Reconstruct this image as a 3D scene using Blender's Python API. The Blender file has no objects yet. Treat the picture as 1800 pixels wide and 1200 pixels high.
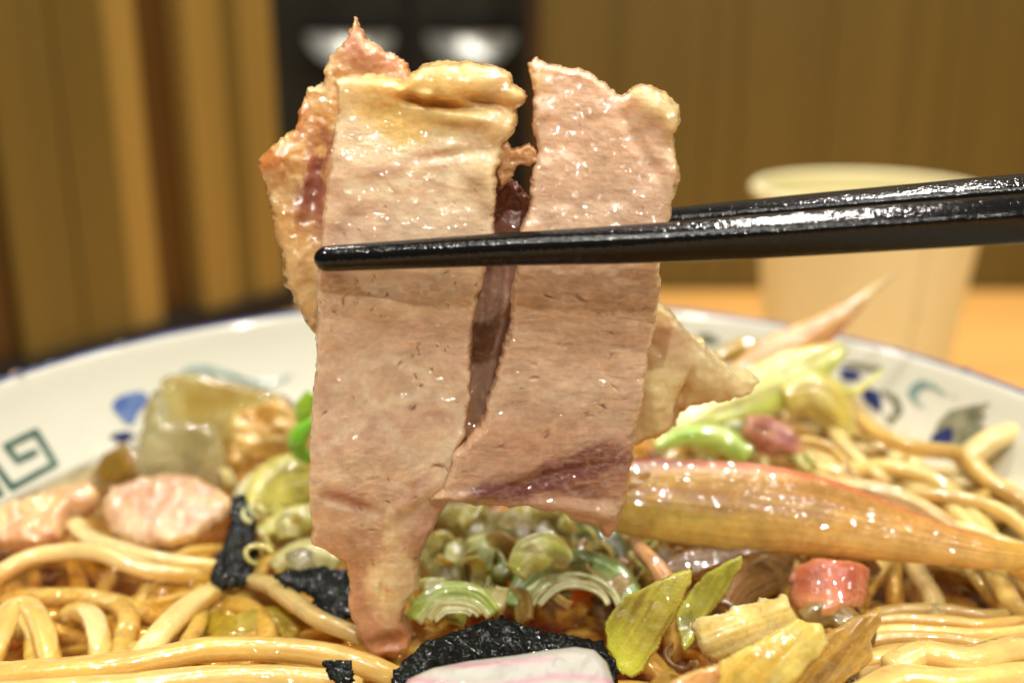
import bpy, math, random
import numpy as np
from mathutils import Vector

random.seed(7)
RNG = np.random.RandomState(11)
S = bpy.context.scene
COL = S.collection
K = 0.01                       # everything below is written in centimetres

# ------------------------------------------------------------------ camera
CAM_Z, PITCH, FPX = 14.25, math.radians(17.0), 1900.0
cam_d = bpy.data.cameras.new('camera'); cam = bpy.data.objects.new('camera', cam_d); COL.objects.link(cam)
cam.location = (0, 0, CAM_Z * K); cam.rotation_euler = (math.pi / 2 - PITCH, 0, 0)
cam_d.sensor_width = 36; cam_d.lens = FPX / 1800 * 36
cam_d.clip_start = 0.01; cam_d.clip_end = 30
cam_d.dof.use_dof = True; cam_d.dof.focus_distance = 0.139; cam_d.dof.aperture_fstop = 10.0
S.camera = cam
# ------------------------------------------------------------------ world, lamps, exposure
S.world = bpy.data.worlds.new('World'); S.world.use_nodes = True
bg = S.world.node_tree.nodes['Background']
bg.inputs[0].default_value = (1.0, 0.93, 0.78, 1); bg.inputs[1].default_value = 0.04
S.view_settings.view_transform = 'Standard'; S.view_settings.look = 'None'
S.view_settings.exposure = -0.08; S.view_settings.gamma = 1
S.cycles.use_denoising = True; S.cycles.transparent_max_bounces = 24
S.cycles.max_bounces = 8; S.cycles.sample_clamp_indirect = 4.0
try: S.cycles.denoising_prefilter = 'ACCURATE'
except Exception: pass
def lamp(loc, w, size, col=(1, .95, .86)):
    d = bpy.data.lights.new('downlight_or_fill', 'AREA'); d.shape = 'DISK'; d.size = size; d.energy = w; d.color = col  # small discs stand for ceiling downlights; back lamps and wide fill are added
    o = bpy.data.objects.new('downlight_or_fill', d); COL.objects.link(o); o.location = loc
    t = Vector((0, .16, .07)) - Vector(loc); o.rotation_euler = t.to_track_quat('-Z', 'Y').to_euler()
lamp((0.16, -0.46, 0.86), 4.1, 0.026)
lamp((-0.10, -0.30, 0.95), 2.8, 0.024)
lamp((-0.42, -0.06, 0.95), 2.6, 0.026)
lamp((0.46, 0.02, 0.90), 3.6, 0.028)
lamp((0.13, 0.50, 0.72), 2.7, 0.030)  # rear lamp set low as a backlight for wet highlights on the food
lamp((-0.22, 0.48, 0.76), 1.9, 0.030)  # second back lamp, added for the same wet sheen
lamp((0.0, 0.05, 1.15), 3.3, 0.40)  # wide soft fill, added in place of ceiling bounce

# ------------------------------------------------------------------ maths helpers
cP, sP = math.cos(PITCH), math.sin(PITCH)
CAMP = np.array([0, 0, CAM_Z])
def rays(px, py):
    px = np.asarray(px, float); py = np.asarray(py, float)
    u = px - 900; v = 600 - py
    return np.stack([u, FPX * cP + v * sP, -FPX * sP + v * cP], -1)
def PZ(px, py, z):
    d = rays(px, py); return CAMP + d * ((z - CAM_Z) / d[..., 2])[..., None]
def PY(px, py, y):
    d = rays(px, py); return CAMP + d * (np.asarray(y, float) / d[..., 1])[..., None]
def norm(v): return v / (np.linalg.norm(v, axis=-1, keepdims=True) + 1e-12)
def lin(c):
    c = np.asarray(c, float) / 255.0
    return np.where(c <= .04045, c / 12.92, ((c + .055) / 1.055) ** 2.4)
def hsh(ix, iy, s):
    h = (ix.astype(np.int64) * 374761393 + iy.astype(np.int64) * 668265263 + s * 974634777) & 0xffffffff
    h = ((h ^ (h >> 13)) * 1274126177) & 0xffffffff
    return ((h ^ (h >> 16)) & 0xffff) / 65535.0
def vn(x, y, s=0):
    x = np.asarray(x, float); y = np.asarray(y, float)
    ix = np.floor(x); iy = np.floor(y); fx = x - ix; fy = y - iy
    fx = fx * fx * fx * (fx * (fx * 6 - 15) + 10); fy = fy * fy * fy * (fy * (fy * 6 - 15) + 10)
    a = hsh(ix, iy, s); b = hsh(ix + 1, iy, s); c = hsh(ix, iy + 1, s); d = hsh(ix + 1, iy + 1, s)
    return (a * (1 - fx) + b * fx) * (1 - fy) + (c * (1 - fx) + d * fx) * fy
def fbm(x, y, s=0, o=4):
    t = 0; a = 1; n = 0
    for i in range(o):
        t = t + a * vn(x * 2 ** i + 17.3 * i, y * 2 ** i + 9.1 * i, s + i); n += a; a *= .5
    return t / n
def sstep(a, b, x):
    t = np.clip((x - a) / (b - a), 0, 1); return t * t * (3 - 2 * t)
def mix(a, b, t):
    return a + (b - a) * np.asarray(t)[..., None]
def catmull(P, n):
    P = np.asarray(P, float)
    if len(P) < 3: return P[0] + (P[-1] - P[0]) * np.linspace(0, 1, n)[:, None]
    Q = np.vstack([2 * P[0] - P[1], P, 2 * P[-1] - P[-2]])
    L = np.r_[0, np.cumsum(np.linalg.norm(np.diff(P, axis=0), axis=1) + 1e-9)]
    t = np.linspace(0, L[-1] * .999999, n); k = np.clip(np.searchsorted(L, t, 'right') - 1, 0, len(P) - 2)
    f = ((t - L[k]) / (L[k + 1] - L[k]))[:, None]
    a, b, c, d = Q[k], Q[k + 1], Q[k + 2], Q[k + 3]
    return .5 * (2 * b + (c - a) * f + (2 * a - 5 * b + 4 * c - d) * f ** 2 + (3 * b - a - 3 * c + d) * f ** 3)

# ------------------------------------------------------------------ object helpers
WORLD = {}
def tag(o, label=None, cat=None, group=None, kind=None):
    if label: o['label'] = label
    if cat: o['category'] = cat
    if group: o['group'] = group
    if kind: o['kind'] = kind
    return o
def empty(name, loc, label, cat, group=None, kind=None):
    o = bpy.data.objects.new(name, None); COL.objects.link(o); o.location = np.asarray(loc, float) * K
    o.empty_display_size = .01
    return tag(o, label, cat, group, kind)
def mk(name, V, F, mat, parent=None, col=None, smooth=True, origin=None, uv=None):
    V = np.asarray(V, float)
    if origin is None:
        origin = (V.min(0) + V.max(0)) / 2; origin[2] = V[:, 2].min()
    origin = np.asarray(origin, float)
    me = bpy.data.meshes.new(name)
    if isinstance(F, np.ndarray):
        me.vertices.add(len(V)); me.vertices.foreach_set('co', ((V - origin) * K).ravel())
        n = F.shape[1]; me.loops.add(F.size); me.loops.foreach_set('vertex_index', F.ravel().astype(np.int32))
        me.polygons.add(len(F)); me.polygons.foreach_set('loop_start', np.arange(0, F.size, n, dtype=np.int32))
    else:
        me.from_pydata(((V - origin) * K).tolist(), [], [tuple(int(i) for i in f) for f in F])
    me.update(calc_edges=True); me.validate()
    me.polygons.foreach_set('use_smooth', np.full(len(me.polygons), smooth))
    if col is not None and len(me.vertices) == len(V):
        ca = me.color_attributes.new('Col', 'FLOAT_COLOR', 'POINT')
        ca.data.foreach_set('color', np.c_[np.clip(col, 0, 1), np.ones(len(V))].astype(np.float32).ravel())
    me.materials.append(mat)
    o = bpy.data.objects.new(name, me); COL.objects.link(o)
    WORLD[o.name] = Vector(origin * K)
    if parent is not None:
        o.parent = parent; o.location = Vector(origin * K) - (parent.location if parent.type == 'EMPTY' else WORLD[parent.name])
    else: o.location = origin * K
    return o
def poly_sdf(P):
    P = np.asarray(P, float)
    def f(x, y):
        d = np.full(x.shape, 1e9); ins = np.zeros(x.shape, bool)
        for (ax, ay), (bx, by) in zip(P, np.roll(P, -1, 0)):
            ex, ey = bx - ax, by - ay; t = np.clip(((x - ax) * ex + (y - ay) * ey) / (ex * ex + ey * ey + 1e-9), 0, 1)
            d = np.minimum(d, np.hypot(x - ax - t * ex, y - ay - t * ey))
            c = ((ay > y) != (by > y))
            with np.errstate(divide='ignore', invalid='ignore'):
                xi = ax + (y - ay) * ex / (ey if ey != 0 else 1e-9)
            ins ^= c & (x < xi)
        return np.where(ins, d, -d)
    f.bb = (P[:, 0].min(), P[:, 1].min(), P[:, 0].max(), P[:, 1].max()); return f
def line_sdf(P, w):
    P = np.asarray(P, float); w = np.broadcast_to(np.asarray(w, float), (len(P),))
    def f(x, y):
        d = np.full(x.shape, -1e9)
        for i in range(len(P) - 1):
            (ax, ay), (bx, by) = P[i], P[i + 1]; ex, ey = bx - ax, by - ay
            t = np.clip(((x - ax) * ex + (y - ay) * ey) / (ex * ex + ey * ey + 1e-9), 0, 1)
            d = np.maximum(d, w[i] + (w[i + 1] - w[i]) * t - np.hypot(x - ax - t * ex, y - ay - t * ey))
        return d
    m = w.max() + 2
    f.bb = (P[:, 0].min() - m, P[:, 1].min() - m, P[:, 0].max() + m, P[:, 1].max() + m); return f
def flat(px, py, y=None, z=None, nrm=(0, -1, 0)):
    """plane through the point seen at px,py; returns map px->3D and its normal"""
    p0 = PY(px, py, y) if y is not None else PZ(px, py, z); n = norm(np.array(nrm, float))
    def m(x, y_):
        d = rays(x, y_); t = ((p0 - CAMP) @ n) / (d @ n); return CAMP + d * t[..., None], np.broadcast_to(n, d.shape)
    return m
def sheet(name, sdf, mapf, thick, mat, parent=None, step=3.0, er=8.0, hf=None, cf=None, rag=0.0, ragf=.06, bend=None, back=True, origin=None, seed=0):
    if not callable(sdf): sdf = poly_sdf(sdf)
    x0, y0, x1, y1 = sdf.bb; pad = 3 * step + rag
    X, Y = np.meshgrid(np.arange(x0 - pad, x1 + pad, step), np.arange(y0 - pad, y1 + pad, step))
    d = sdf(X, Y)
    if rag: d = d + (fbm(X * ragf, Y * ragf, 91 + seed, 4) - .5) * 2 * rag * 1.6
    gy, gx = np.gradient(d, step); g2 = np.maximum(gx * gx + gy * gy, .25)
    near = d < .5 * step
    X = np.where(near, X - d * gx / g2, X); Y = np.where(near, Y - d * gy / g2, Y)
    ok = d > -.5 * step
    d = np.where(near, 0, d)
    cell = ok[:-1, :-1] & ok[1:, :-1] & ok[:-1, 1:] & ok[1:, 1:]
    cell &= ~((d[:-1, :-1] + d[1:, :-1] + d[:-1, 1:] + d[1:, 1:]) == 0)
    nx = X.shape[1]; idx = np.arange(X.size).reshape(X.shape)
    q = np.stack([idx[:-1, :-1], idx[1:, :-1], idx[1:, 1:], idx[:-1, 1:]], -1)[cell]
    use = np.unique(q); re = -np.ones(X.size, int); re[use] = np.arange(len(use)); q = re[q]
    x = X.ravel()[use]; y = Y.ravel()[use]; dd = d.ravel()[use]
    P, N = mapf(x, y)
    e = np.sqrt(np.clip(1 - (1 - np.clip(dd / er, 0, 1)) ** 2, 0, 1))
    b = bend(x, y) if bend else 0
    h = hf(x, y, dd) if hf else 0
    # true boundary verts: used by edges with one face
    ed = np.sort(np.concatenate([q[:, [0, 1]], q[:, [1, 2]], q[:, [2, 3]], q[:, [3, 0]]]), 1)
    key = ed[:, 0].astype(np.int64) * (len(use) + 1) + ed[:, 1]; uq, cnt = np.unique(key, return_counts=True)
    bk = uq[cnt == 1]; bv = np.unique(np.r_[bk // (len(use) + 1), bk % (len(use) + 1)]).astype(int)
    e[bv] = 0
    V = P + N * (b + e * (thick / 2 + h))[:, None]
    c = cf(x, y, dd) if cf else np.ones((len(x), 3)) * .8
    if back:
        bmask = np.ones(len(use), bool); bmask[bv] = False
        bi = np.arange(len(use)); bi[bmask] = len(use) + np.arange(bmask.sum())
        VB = (P + N * (b - e * thick / 2)[:, None])[bmask]
        V = np.vstack([V, VB]); c = np.vstack([c, c[bmask]])
        q = np.vstack([q, bi[q][:, ::-1]])
    return mk(name, V, q, mat, parent, c, origin=origin)
def frames(C, up):
    T = norm(np.gradient(C, axis=0)); up = np.broadcast_to(np.asarray(up, float), C.shape)
    Sd = norm(np.cross(T, up)); U = norm(np.cross(Sd, T)); return T, Sd, U
def tube(name, C, ra, rb, mat, col, parent=None, n=48, m=14, up=(0, 0, 1), power=2.4, twist=0, cf=None, lump=.03, seed=0, endr=.5, origin=None):
    C = catmull(C, n); T, Sd, U = frames(C, up)
    t = np.linspace(0, 1, n)
    L = np.linalg.norm(np.diff(C, axis=0), axis=1).sum()
    e = np.clip(np.minimum(t, 1 - t) * L / (max(ra, rb) * endr + 1e-6), 0, 1); e = np.sqrt(1 - (1 - e) ** 2); e[0] = e[-1] = .05
    ra_ = ra * (1 + lump * 2 * (fbm(t * L * .9, t * 0 + seed, seed, 2) - .5) * 2); a = np.linspace(0, 2 * np.pi, m, endpoint=False)
    A, TT = np.meshgrid(a, t); tw = twist * TT
    cx = np.sign(np.cos(A)) * np.abs(np.cos(A)) ** (2 / power); sy = np.sign(np.sin(A)) * np.abs(np.sin(A)) ** (2 / power)
    bx = cx * (ra_ * e)[:, None]; by = sy * (rb * e * (ra_ / ra))[:, None]
    X = bx * np.cos(tw) - by * np.sin(tw); Y = bx * np.sin(tw) + by * np.cos(tw)
    g = 1 + lump * 3 * (fbm(TT * L * 1.6 + seed, np.cos(A) * .8 + 3, seed + 5, 3) - .5) * 2; X = X * g; Y = Y * g
    V = (C[:, None] + Sd[:, None] * X[..., None] + U[:, None] * Y[..., None]).reshape(-1, 3)
    i = np.arange(n - 1)[:, None] * m; j = np.arange(m)[None]; j2 = (j + 1) % m
    F = np.stack([i + j, i + j2, i + m + j2, i + m + j], -1).reshape(-1, 4)
    V = np.vstack([V, C[:1], C[-1:]]); k0 = n * m
    capa = [(int(b), int(a_), k0) for a_, b in zip(range(m), list(range(1, m)) + [0])]
    capb = [(int((n - 1) * m + a_), int((n - 1) * m + b), k0 + 1) for a_, b in zip(range(m), list(range(1, m)) + [0])]
    cc = cf(TT.ravel(), A.ravel()) if cf else np.tile(col, (n * m, 1)) * (1 + (.16 if lump < .05 else .4) * (fbm(TT.ravel() * L * 1.4, np.cos(A.ravel()) * .9 + 2, seed, 3) - .5)[:, None] * 2)
    cc = np.vstack([cc, cc[:1], cc[-1:]])
    return mk(name, V, [tuple(f) for f in F.tolist()] + capa + capb, mat, parent, cc, origin=origin)
def blade(name, C, hw, nrm, mat, cf, parent=None, thick=.12, bow=.8, nt=110, ns=40, ribs=8, ribh=.008, rag=0.03, wave=0, seed=0, origin=None):
    """curved leaf or sheath: centre line C, half widths hw, facing nrm (may vary), cross-section bent by bow radians"""
    hw = np.interp(np.linspace(0, 1, nt), np.linspace(0, 1, len(hw)), hw); k = np.ones(7) / 7
    hw = np.convolve(np.pad(hw, 3, 'edge'), k, 'valid')
    C = catmull(C, nt); nn = catmull(np.asarray(nrm, float), nt) if np.ndim(nrm) > 1 else np.broadcast_to(np.asarray(nrm, float), C.shape)
    T, Sd, U = frames(C, nn)
    t = np.linspace(0, 1, nt); s = np.sin(np.linspace(-1, 1, ns) * np.pi / 2) * .3 + np.linspace(-1, 1, ns) * .7
    SS, TT = np.meshgrid(s, t)
    L = np.linalg.norm(np.diff(C, axis=0), axis=1).sum()
    w = hw[:, None] * (1 + rag * (fbm(TT * L * 3, np.sign(SS) * 3 + 5, seed, 3) - .5) * 2)
    X = w * np.sin(bow * SS) / max(math.sin(min(bow, 1.5)), .2); Z = w * (np.cos(bow * SS) - 1) / max(math.sin(min(bow, 1.5)), .2)
    Z = Z + ribh * (vn(SS * ribs, TT * L * .25, seed) + .6 * vn(SS * ribs * 2.3, TT * L * .5, seed + 1) - .8) * 2 + .02 * (fbm(SS * 2, TT * L, seed + 3) - .5)
    if wave: Z = Z + wave * (fbm(SS * 1.3 + 4, TT * L * .8, seed + 6, 2) - .5) * 2
    e = np.sqrt(np.clip(1 - (np.abs(SS)) ** 6, 0, 1)) * np.sqrt(np.clip(np.minimum(TT, 1 - TT) / .02, 0, 1)); e[0] = e[-1] = 0; e[:, 0] = e[:, -1] = 0
    Zf = Z + e * thick / 2; Zb = Z - e * thick / 2
    base = C[:, None] + Sd[:, None] * X[..., None]
    VF = (base + U[:, None] * Zf[..., None]).reshape(-1, 3); VB = (base + U[:, None] * Zb[..., None]).reshape(-1, 3)
    idx = np.arange(nt * ns).reshape(nt, ns)
    q = np.stack([idx[:-1, :-1], idx[:-1, 1:], idx[1:, 1:], idx[1:, :-1]], -1).reshape(-1, 4)
    inner = (e.ravel() > 0); bi = np.arange(nt * ns); bi[inner] = nt * ns + np.arange(inner.sum())
    V = np.vstack([VF, VB[inner]]); c = cf(SS.ravel(), TT.ravel()); c = np.vstack([c, c[inner]])
    q = np.vstack([q[:, ::-1], bi[q]])
    return mk(name, V, q, mat, parent, c, origin=origin)
def lathe(prof, c=(0, 0), n=128):
    V = []; F = []
    for r, z in prof:
        for k in range(n):
            a = 2 * math.pi * k / n; V.append((c[0] + r * math.cos(a), c[1] + r * math.sin(a), z))
    for i in range(len(prof) - 1):
        for k in range(n):
            k2 = (k + 1) % n; F.append((i * n + k, i * n + k2, (i + 1) * n + k2, (i + 1) * n + k))
    return np.array(V), F
def box(x0, y0, z0, x1, y1, z1, bev=0.0):
    import bmesh
    bm = bmesh.new(); bmesh.ops.create_cube(bm, size=1)
    for v in bm.verts: v.co = Vector(((x0 + x1) / 2 + v.co.x * (x1 - x0), (y0 + y1) / 2 + v.co.y * (y1 - y0), (z0 + z1) / 2 + v.co.z * (z1 - z0)))
    if bev: bmesh.ops.bevel(bm, geom=bm.edges[:], offset=bev, segments=2, affect='EDGES')
    bm.verts.index_update(); V = np.array([v.co[:] for v in bm.verts]); F = [tuple(v.index for v in f.verts) for f in bm.faces]; bm.free(); return V, F

# ------------------------------------------------------------------ materials
class NT:
    def __init__(s, name):
        s.m = bpy.data.materials.new(name); s.m.use_nodes = True; s.t = s.m.node_tree; s.p = s.t.nodes['Principled BSDF']
    def n(s, typ, **kw):
        nd = s.t.nodes.new(typ)
        for k, v in kw.items():
            if k in ('op',): nd.operation = v
            elif hasattr(nd, k): setattr(nd, k, v)
            else: nd.inputs[k.replace('_', ' ')].default_value = v
        return nd
    def l(s, a, b): s.t.links.new(a, b)
    def noise(s, scale, detail=3, rough=.5, vec=None, stretch=None):
        nd = s.n('ShaderNodeTexNoise'); nd.inputs['Scale'].default_value = scale; nd.inputs['Detail'].default_value = detail; nd.inputs['Roughness'].default_value = rough
        co = s.coord()
        if stretch:
            mp = s.n('ShaderNodeMapping'); mp.inputs['Scale'].default_value = stretch; s.l(co, mp.inputs['Vector']); co = mp.outputs[0]
        s.l(co, nd.inputs['Vector']); return nd.outputs['Fac']
    def coord(s):
        if not hasattr(s, '_c'):
            tc = s.n('ShaderNodeTexCoord'); oi = s.n('ShaderNodeObjectInfo'); ad = s.n('ShaderNodeVectorMath', op='ADD')
            s.l(tc.outputs['Object'], ad.inputs[0]); s.l(oi.outputs['Random'], ad.inputs[1]); s._c = ad.outputs[0]
        return s._c
    def bump(s, h, dist, strength=1.0, prev=None):
        b = s.n('ShaderNodeBump'); b.inputs['Distance'].default_value = dist; b.inputs['Strength'].default_value = strength
        s.l(h, b.inputs['Height'])
        if prev: s.l(prev, b.inputs['Normal'])
        return b.outputs[0]
    def ramp(s, f, stops):
        r = s.n('ShaderNodeValToRGB'); cr = r.color_ramp
        while len(cr.elements) < len(stops): cr.elements.new(.5)
        for e, (p, c) in zip(cr.elements, stops): e.position = p; e.color = (*c, 1) if len(c) == 3 else c
        s.l(f, r.inputs[0]); return r.outputs[0]
    def mul(s, a, b, fac=1.0):
        mx = s.n('ShaderNodeMix'); mx.data_type = 'RGBA'; mx.blend_type = 'MULTIPLY'; mx.inputs[0].default_value = fac
        s.l(a, mx.inputs[6]); s.l(b, mx.inputs[7]); return mx.outputs[2]
def wet(name, rough=.42, sss=.25, sscale=.0015, coat=.8, crough=.06, b1=(700, .00025), b2=(2600, .00006), cb=(1500, .00012), var=.25, vs=500, stretch=None, trans=0, spec=.5, bead=(380, .0003)):
    n = NT(name); at = n.n('ShaderNodeVertexColor'); at.layer_name = 'Col'
    f = n.noise(vs, 5, .6, stretch=stretch)
    v = n.ramp(f, [(.3, (1 - var,) * 3), (.7, (1 + var * .3,) * 3)])
    c = n.mul(at.outputs['Color'], v); n.l(c, n.p.inputs['Base Color'])
    n.p.inputs['Roughness'].default_value = rough; n.p.inputs['Subsurface Weight'].default_value = sss
    n.p.inputs['Subsurface Radius'].default_value = (1, .45, .25); n.p.inputs['Subsurface Scale'].default_value = sscale
    n.p.inputs['Coat Weight'].default_value = coat; n.p.inputs['Coat Roughness'].default_value = crough; n.p.inputs['Coat IOR'].default_value = 1.8
    n.p.inputs['Specular IOR Level'].default_value = spec
    if trans: n.p.inputs['Transmission Weight'].default_value = trans; n.p.inputs['IOR'].default_value = 1.34
    nb = n.bump(n.noise(b1[0], 4, .6, stretch=stretch), b1[1]); nb = n.bump(n.noise(b2[0], 3, .6), b2[1], prev=nb)
    n.l(nb, n.p.inputs['Normal'])
    vo = n.n('ShaderNodeTexVoronoi'); vo.inputs['Scale'].default_value = bead[0]; n.l(n.coord(), vo.inputs['Vector'])
    bh = n.ramp(vo.outputs['Distance'], [(0, (1, 1, 1)), (.1, (.9,) * 3), (.2, (.6,) * 3), (.32, (0, 0, 0))])
    cbn = n.bump(n.noise(cb[0], .6, .4), cb[1])
    n.l(n.bump(bh, bead[1], prev=cbn), n.p.inputs['Coat Normal'])
    return n.m
M = {}
M['meat'] = wet('cooked_pork', rough=.36, sss=.45, sscale=.003, coat=.8, crough=.05, b1=(900, .00007), b2=(2800, .00003), cb=(620, .0011), var=.10, vs=1300, bead=(420, .0002))
M['fat'] = wet('pork_fat', rough=.35, sss=.4, sscale=.003, coat=.9, crough=.07, b1=(300, .00015), b2=(1500, .00004), cb=(450, .0006), var=.06, vs=600)
M['noodle'] = wet('wet_noodle', rough=.28, sss=.5, sscale=.004, coat=1, crough=.06, b1=(250, .0002), b2=(1300, .00005), cb=(260, .0010), var=.16, vs=260)
M['veg'] = wet('wet_vegetable', rough=.35, sss=.45, sscale=.003, coat=.9, crough=.05, b1=(350, .0002), b2=(1500, .00008), cb=(480, .0006), var=.30, vs=350)
M['clear'] = wet('translucent_vegetable', rough=.25, sss=.1, sscale=.003, coat=1, crough=.04, b1=(200, .0003), b2=(900, .0001), cb=(300, .0006), var=.12, vs=200, trans=.75)
M['nori'] = wet('wet_nori', rough=.6, sss=0, coat=.2, crough=.05, b1=(700, .0006), b2=(2200, .0002), cb=(800, .0008), var=.6, vs=600, spec=.08)
M['cake'] = wet('fish_cake', rough=.5, sss=.3, sscale=.003, coat=.25, crough=.16, b1=(200, .0001), b2=(1500, .00004), cb=(300, .00012), var=.04, bead=(380, .00006), vs=300)

n = NT('porcelain'); n.p.inputs['Base Color'].default_value = (*lin((216, 214, 196)), 1); n.p.inputs['Roughness'].default_value = .12
n.p.inputs['Coat Weight'].default_value = .5; n.l(n.bump(n.noise(60, 2), .0003), n.p.inputs['Normal']); M['porcelain'] = n.m
def paint(name, c1, c2, sc=250):
    n = NT(name); n.l(n.ramp(n.noise(sc, 3), [(.35, lin(c1)), (.65, lin(c2))]), n.p.inputs['Base Color']); n.p.inputs['Roughness'].default_value = .15; return n.m
M['blue'] = paint('cobalt_glaze', (62, 84, 148), (112, 134, 176)); M['navy'] = paint('navy_glaze', (30, 40, 84), (56, 68, 118))
M['green'] = paint('grey_green_glaze', (72, 98, 88), (98, 122, 108)); M['grey'] = paint('grey_brown_glaze', (98, 98, 78), (150, 148, 122)); M['teal'] = paint('pale_teal_glaze', (110, 140, 135), (165, 180, 168))
M['rim'] = paint('rim_glaze', (60, 75, 130), (110, 122, 165), 80)
# broth
n = NT('clear_amber_broth'); t = n.t; t.nodes.remove(n.p)
out = t.nodes['Material Output']; tr = n.n('ShaderNodeBsdfTransparent'); gl = n.n('ShaderNodeBsdfGlossy'); gl.inputs['Roughness'].default_value = .03
tr.inputs[0].default_value = (.97, .93, .8, 1)
fr = n.n('ShaderNodeFresnel'); fr.inputs['IOR'].default_value = 1.48; mx = n.n('ShaderNodeMixShader')
bp = n.bump(n.noise(110, 1), .0018); bp = n.bump(n.noise(420, 1), .0005, prev=bp); n.l(bp, gl.inputs['Normal']); n.l(bp, fr.inputs['Normal'])
n.l(fr.outputs[0], mx.inputs[0]); n.l(tr.outputs[0], mx.inputs[1]); n.l(gl.outputs[0], mx.inputs[2]); n.l(mx.outputs[0], out.inputs['Surface'])
va = n.n('ShaderNodeVolumeAbsorption'); va.inputs['Color'].default_value = (.88, .66, .18, 1); va.inputs['Density'].default_value = 80; n.l(va.outputs[0], out.inputs['Volume'])
M['broth'] = n.m
# oil
n = NT('oil_film'); t = n.t; t.nodes.remove(n.p); out = t.nodes['Material Output']; tr = n.n('ShaderNodeBsdfTransparent'); gl = n.n('ShaderNodeBsdfGlossy'); gl.inputs['Roughness'].default_value = .03
tr.inputs[0].default_value = (.97, .88, .62, 1); fr = n.n('ShaderNodeFresnel'); fr.inputs['IOR'].default_value = 1.47; mx = n.n('ShaderNodeMixShader')
bp = n.bump(n.noise(200, 2), .0002); n.l(bp, gl.inputs['Normal'])
n.l(fr.outputs[0], mx.inputs[0]); n.l(tr.outputs[0], mx.inputs[1]); n.l(gl.outputs[0], mx.inputs[2]); n.l(mx.outputs[0], out.inputs['Surface'])
M['oil'] = n.m
n = NT('water'); n.p.inputs['Roughness'].default_value = .02; n.p.inputs['Transmission Weight'].default_value = .9; n.p.inputs['IOR'].default_value = 1.33; n.l(n.bump(n.noise(300, 2), .0001), n.p.inputs['Normal']); M['drop'] = n.m
# lacquer
n = NT('black_lacquer'); n.p.inputs['Base Color'].default_value = (.006, .006, .006, 1); n.p.inputs['Roughness'].default_value = .12
n.p.inputs['Coat Weight'].default_value = .15; n.p.inputs['Coat Roughness'].default_value = .1; n.p.inputs['Specular IOR Level'].default_value = .3
b = n.bump(n.noise(2600, 1, .5), .00006); b = n.bump(n.noise(160, 2), .00008, prev=b); n.l(b, n.p.inputs['Normal']); n.l(b, n.p.inputs['Coat Normal']); M['lacquer'] = n.m
def wood(name, c1, c2, c3, sc=10, st=(1, 1, .04), rough=.4):
    n = NT(name); f = n.noise(sc, 4, .55, stretch=st); c = n.ramp(f, [(.3, lin(c1)), (.5, lin(c2)), (.72, lin(c3))])
    g = n.ramp(n.noise(sc * 9, 4, .6, stretch=st), [(.3, (.82,) * 3), (.7, (1.08,) * 3)])
    n.l(n.mul(c, g), n.p.inputs['Base Color']); n.p.inputs['Roughness'].default_value = rough
    n.l(n.bump(n.noise(sc * 12, 3, stretch=st), .0003), n.p.inputs['Normal']); return n.m
M['wall'] = wood('oak_veneer', (92, 75, 28), (103, 84, 34), (115, 95, 43), 4)
M['wall2'] = wood('pale_oak_veneer', (140, 112, 52), (150, 121, 58), (160, 131, 66), 7)
M['post'] = wood('dark_stained_wood', (62, 38, 10), (82, 54, 16), (95, 64, 22), 22)
M['table'] = wood('honey_pine', (226, 164, 82), (236, 176, 94), (244, 190, 112), 10, (.06, 1, 1), .35)
n = NT('paper_cup'); n.l(n.ramp(n.noise(400, 4), [(.3, lin((232, 222, 172))), (.7, lin((240, 231, 184)))]), n.p.inputs['Base Color']); n.p.inputs['Roughness'].default_value = .5; n.p.inputs['Subsurface Weight'].default_value = .2; n.p.inputs['Subsurface Scale'].default_value = .002; M['cup'] = n.m
n = NT('dark_enamel'); n.l(n.ramp(n.noise(12, 3), [(.3, (.016, .016, .011)), (.7, (.035, .034, .024))]), n.p.inputs['Base Color']); n.p.inputs['Roughness'].default_value = .35; M['enamel'] = n.m
n = NT('black_gap'); n.p.inputs['Base Color'].default_value = (.004, .004, .004, 1); n.p.inputs['Roughness'].default_value = .6; n.l(n.bump(n.noise(50), .001), n.p.inputs['Normal']); M['black'] = n.m
n = NT('brushed_steel'); n.p.inputs['Metallic'].default_value = .8; n.p.inputs['Base Color'].default_value = (.85, .86, .80, 1); n.p.inputs['Roughness'].default_value = .4; n.l(n.bump(n.noise(300, 2, stretch=(.1, 1, 1)), .0002), n.p.inputs['Normal']); M['steel'] = n.m

# ================================================================== setting: table, wall, partition, cabinet
TY = 56.0
V, F = box(-70, -25, -3, 70, TY, 0, .15)
tag(mk('table', V, F, M['table'], smooth=False), 'honey coloured wooden table top under the ramen bowl and cup', 'table')
V, F = box(-90, 96, -60, 120, 97, 120)
tag(mk('black_backdrop', V, F, M['black'], smooth=False), kind='structure')  # black backdrop put in so the gap at far left stays dark
# right wall: vertical veneer panels behind the table
wall = empty('wood_wall', (20, TY + 2, 0), 'tan wood panelled wall behind the white paper cup', 'wall'); wall['kind'] = 'structure'; del wall['category']
def XatY(px, py, y): return float(PY(px, py, y)[0])
xs = [XatY(a, 250, TY + 1) for a in (948, 1075, 1235, 1290, 1440, 1580, 1640, 1800, 1950)]
for i, (a, b_) in enumerate(zip(xs[:-1], xs[1:])):
    V, F = box(a + .015, TY + .2 + .04 * (i % 2), -20, b_ - .015, TY + 2.2, 55, .05)
    mk('panel', V, F, M['wall'] if i not in (2, 5) else M['wall'], wall, smooth=False)
a = XatY(930, 250, TY + 1)
V, F = box(a, TY + .6, -20, xs[0], TY + 2.6, 55, .05); mk('edge_trim', V, F, M['post'], wall, smooth=False)
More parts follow.
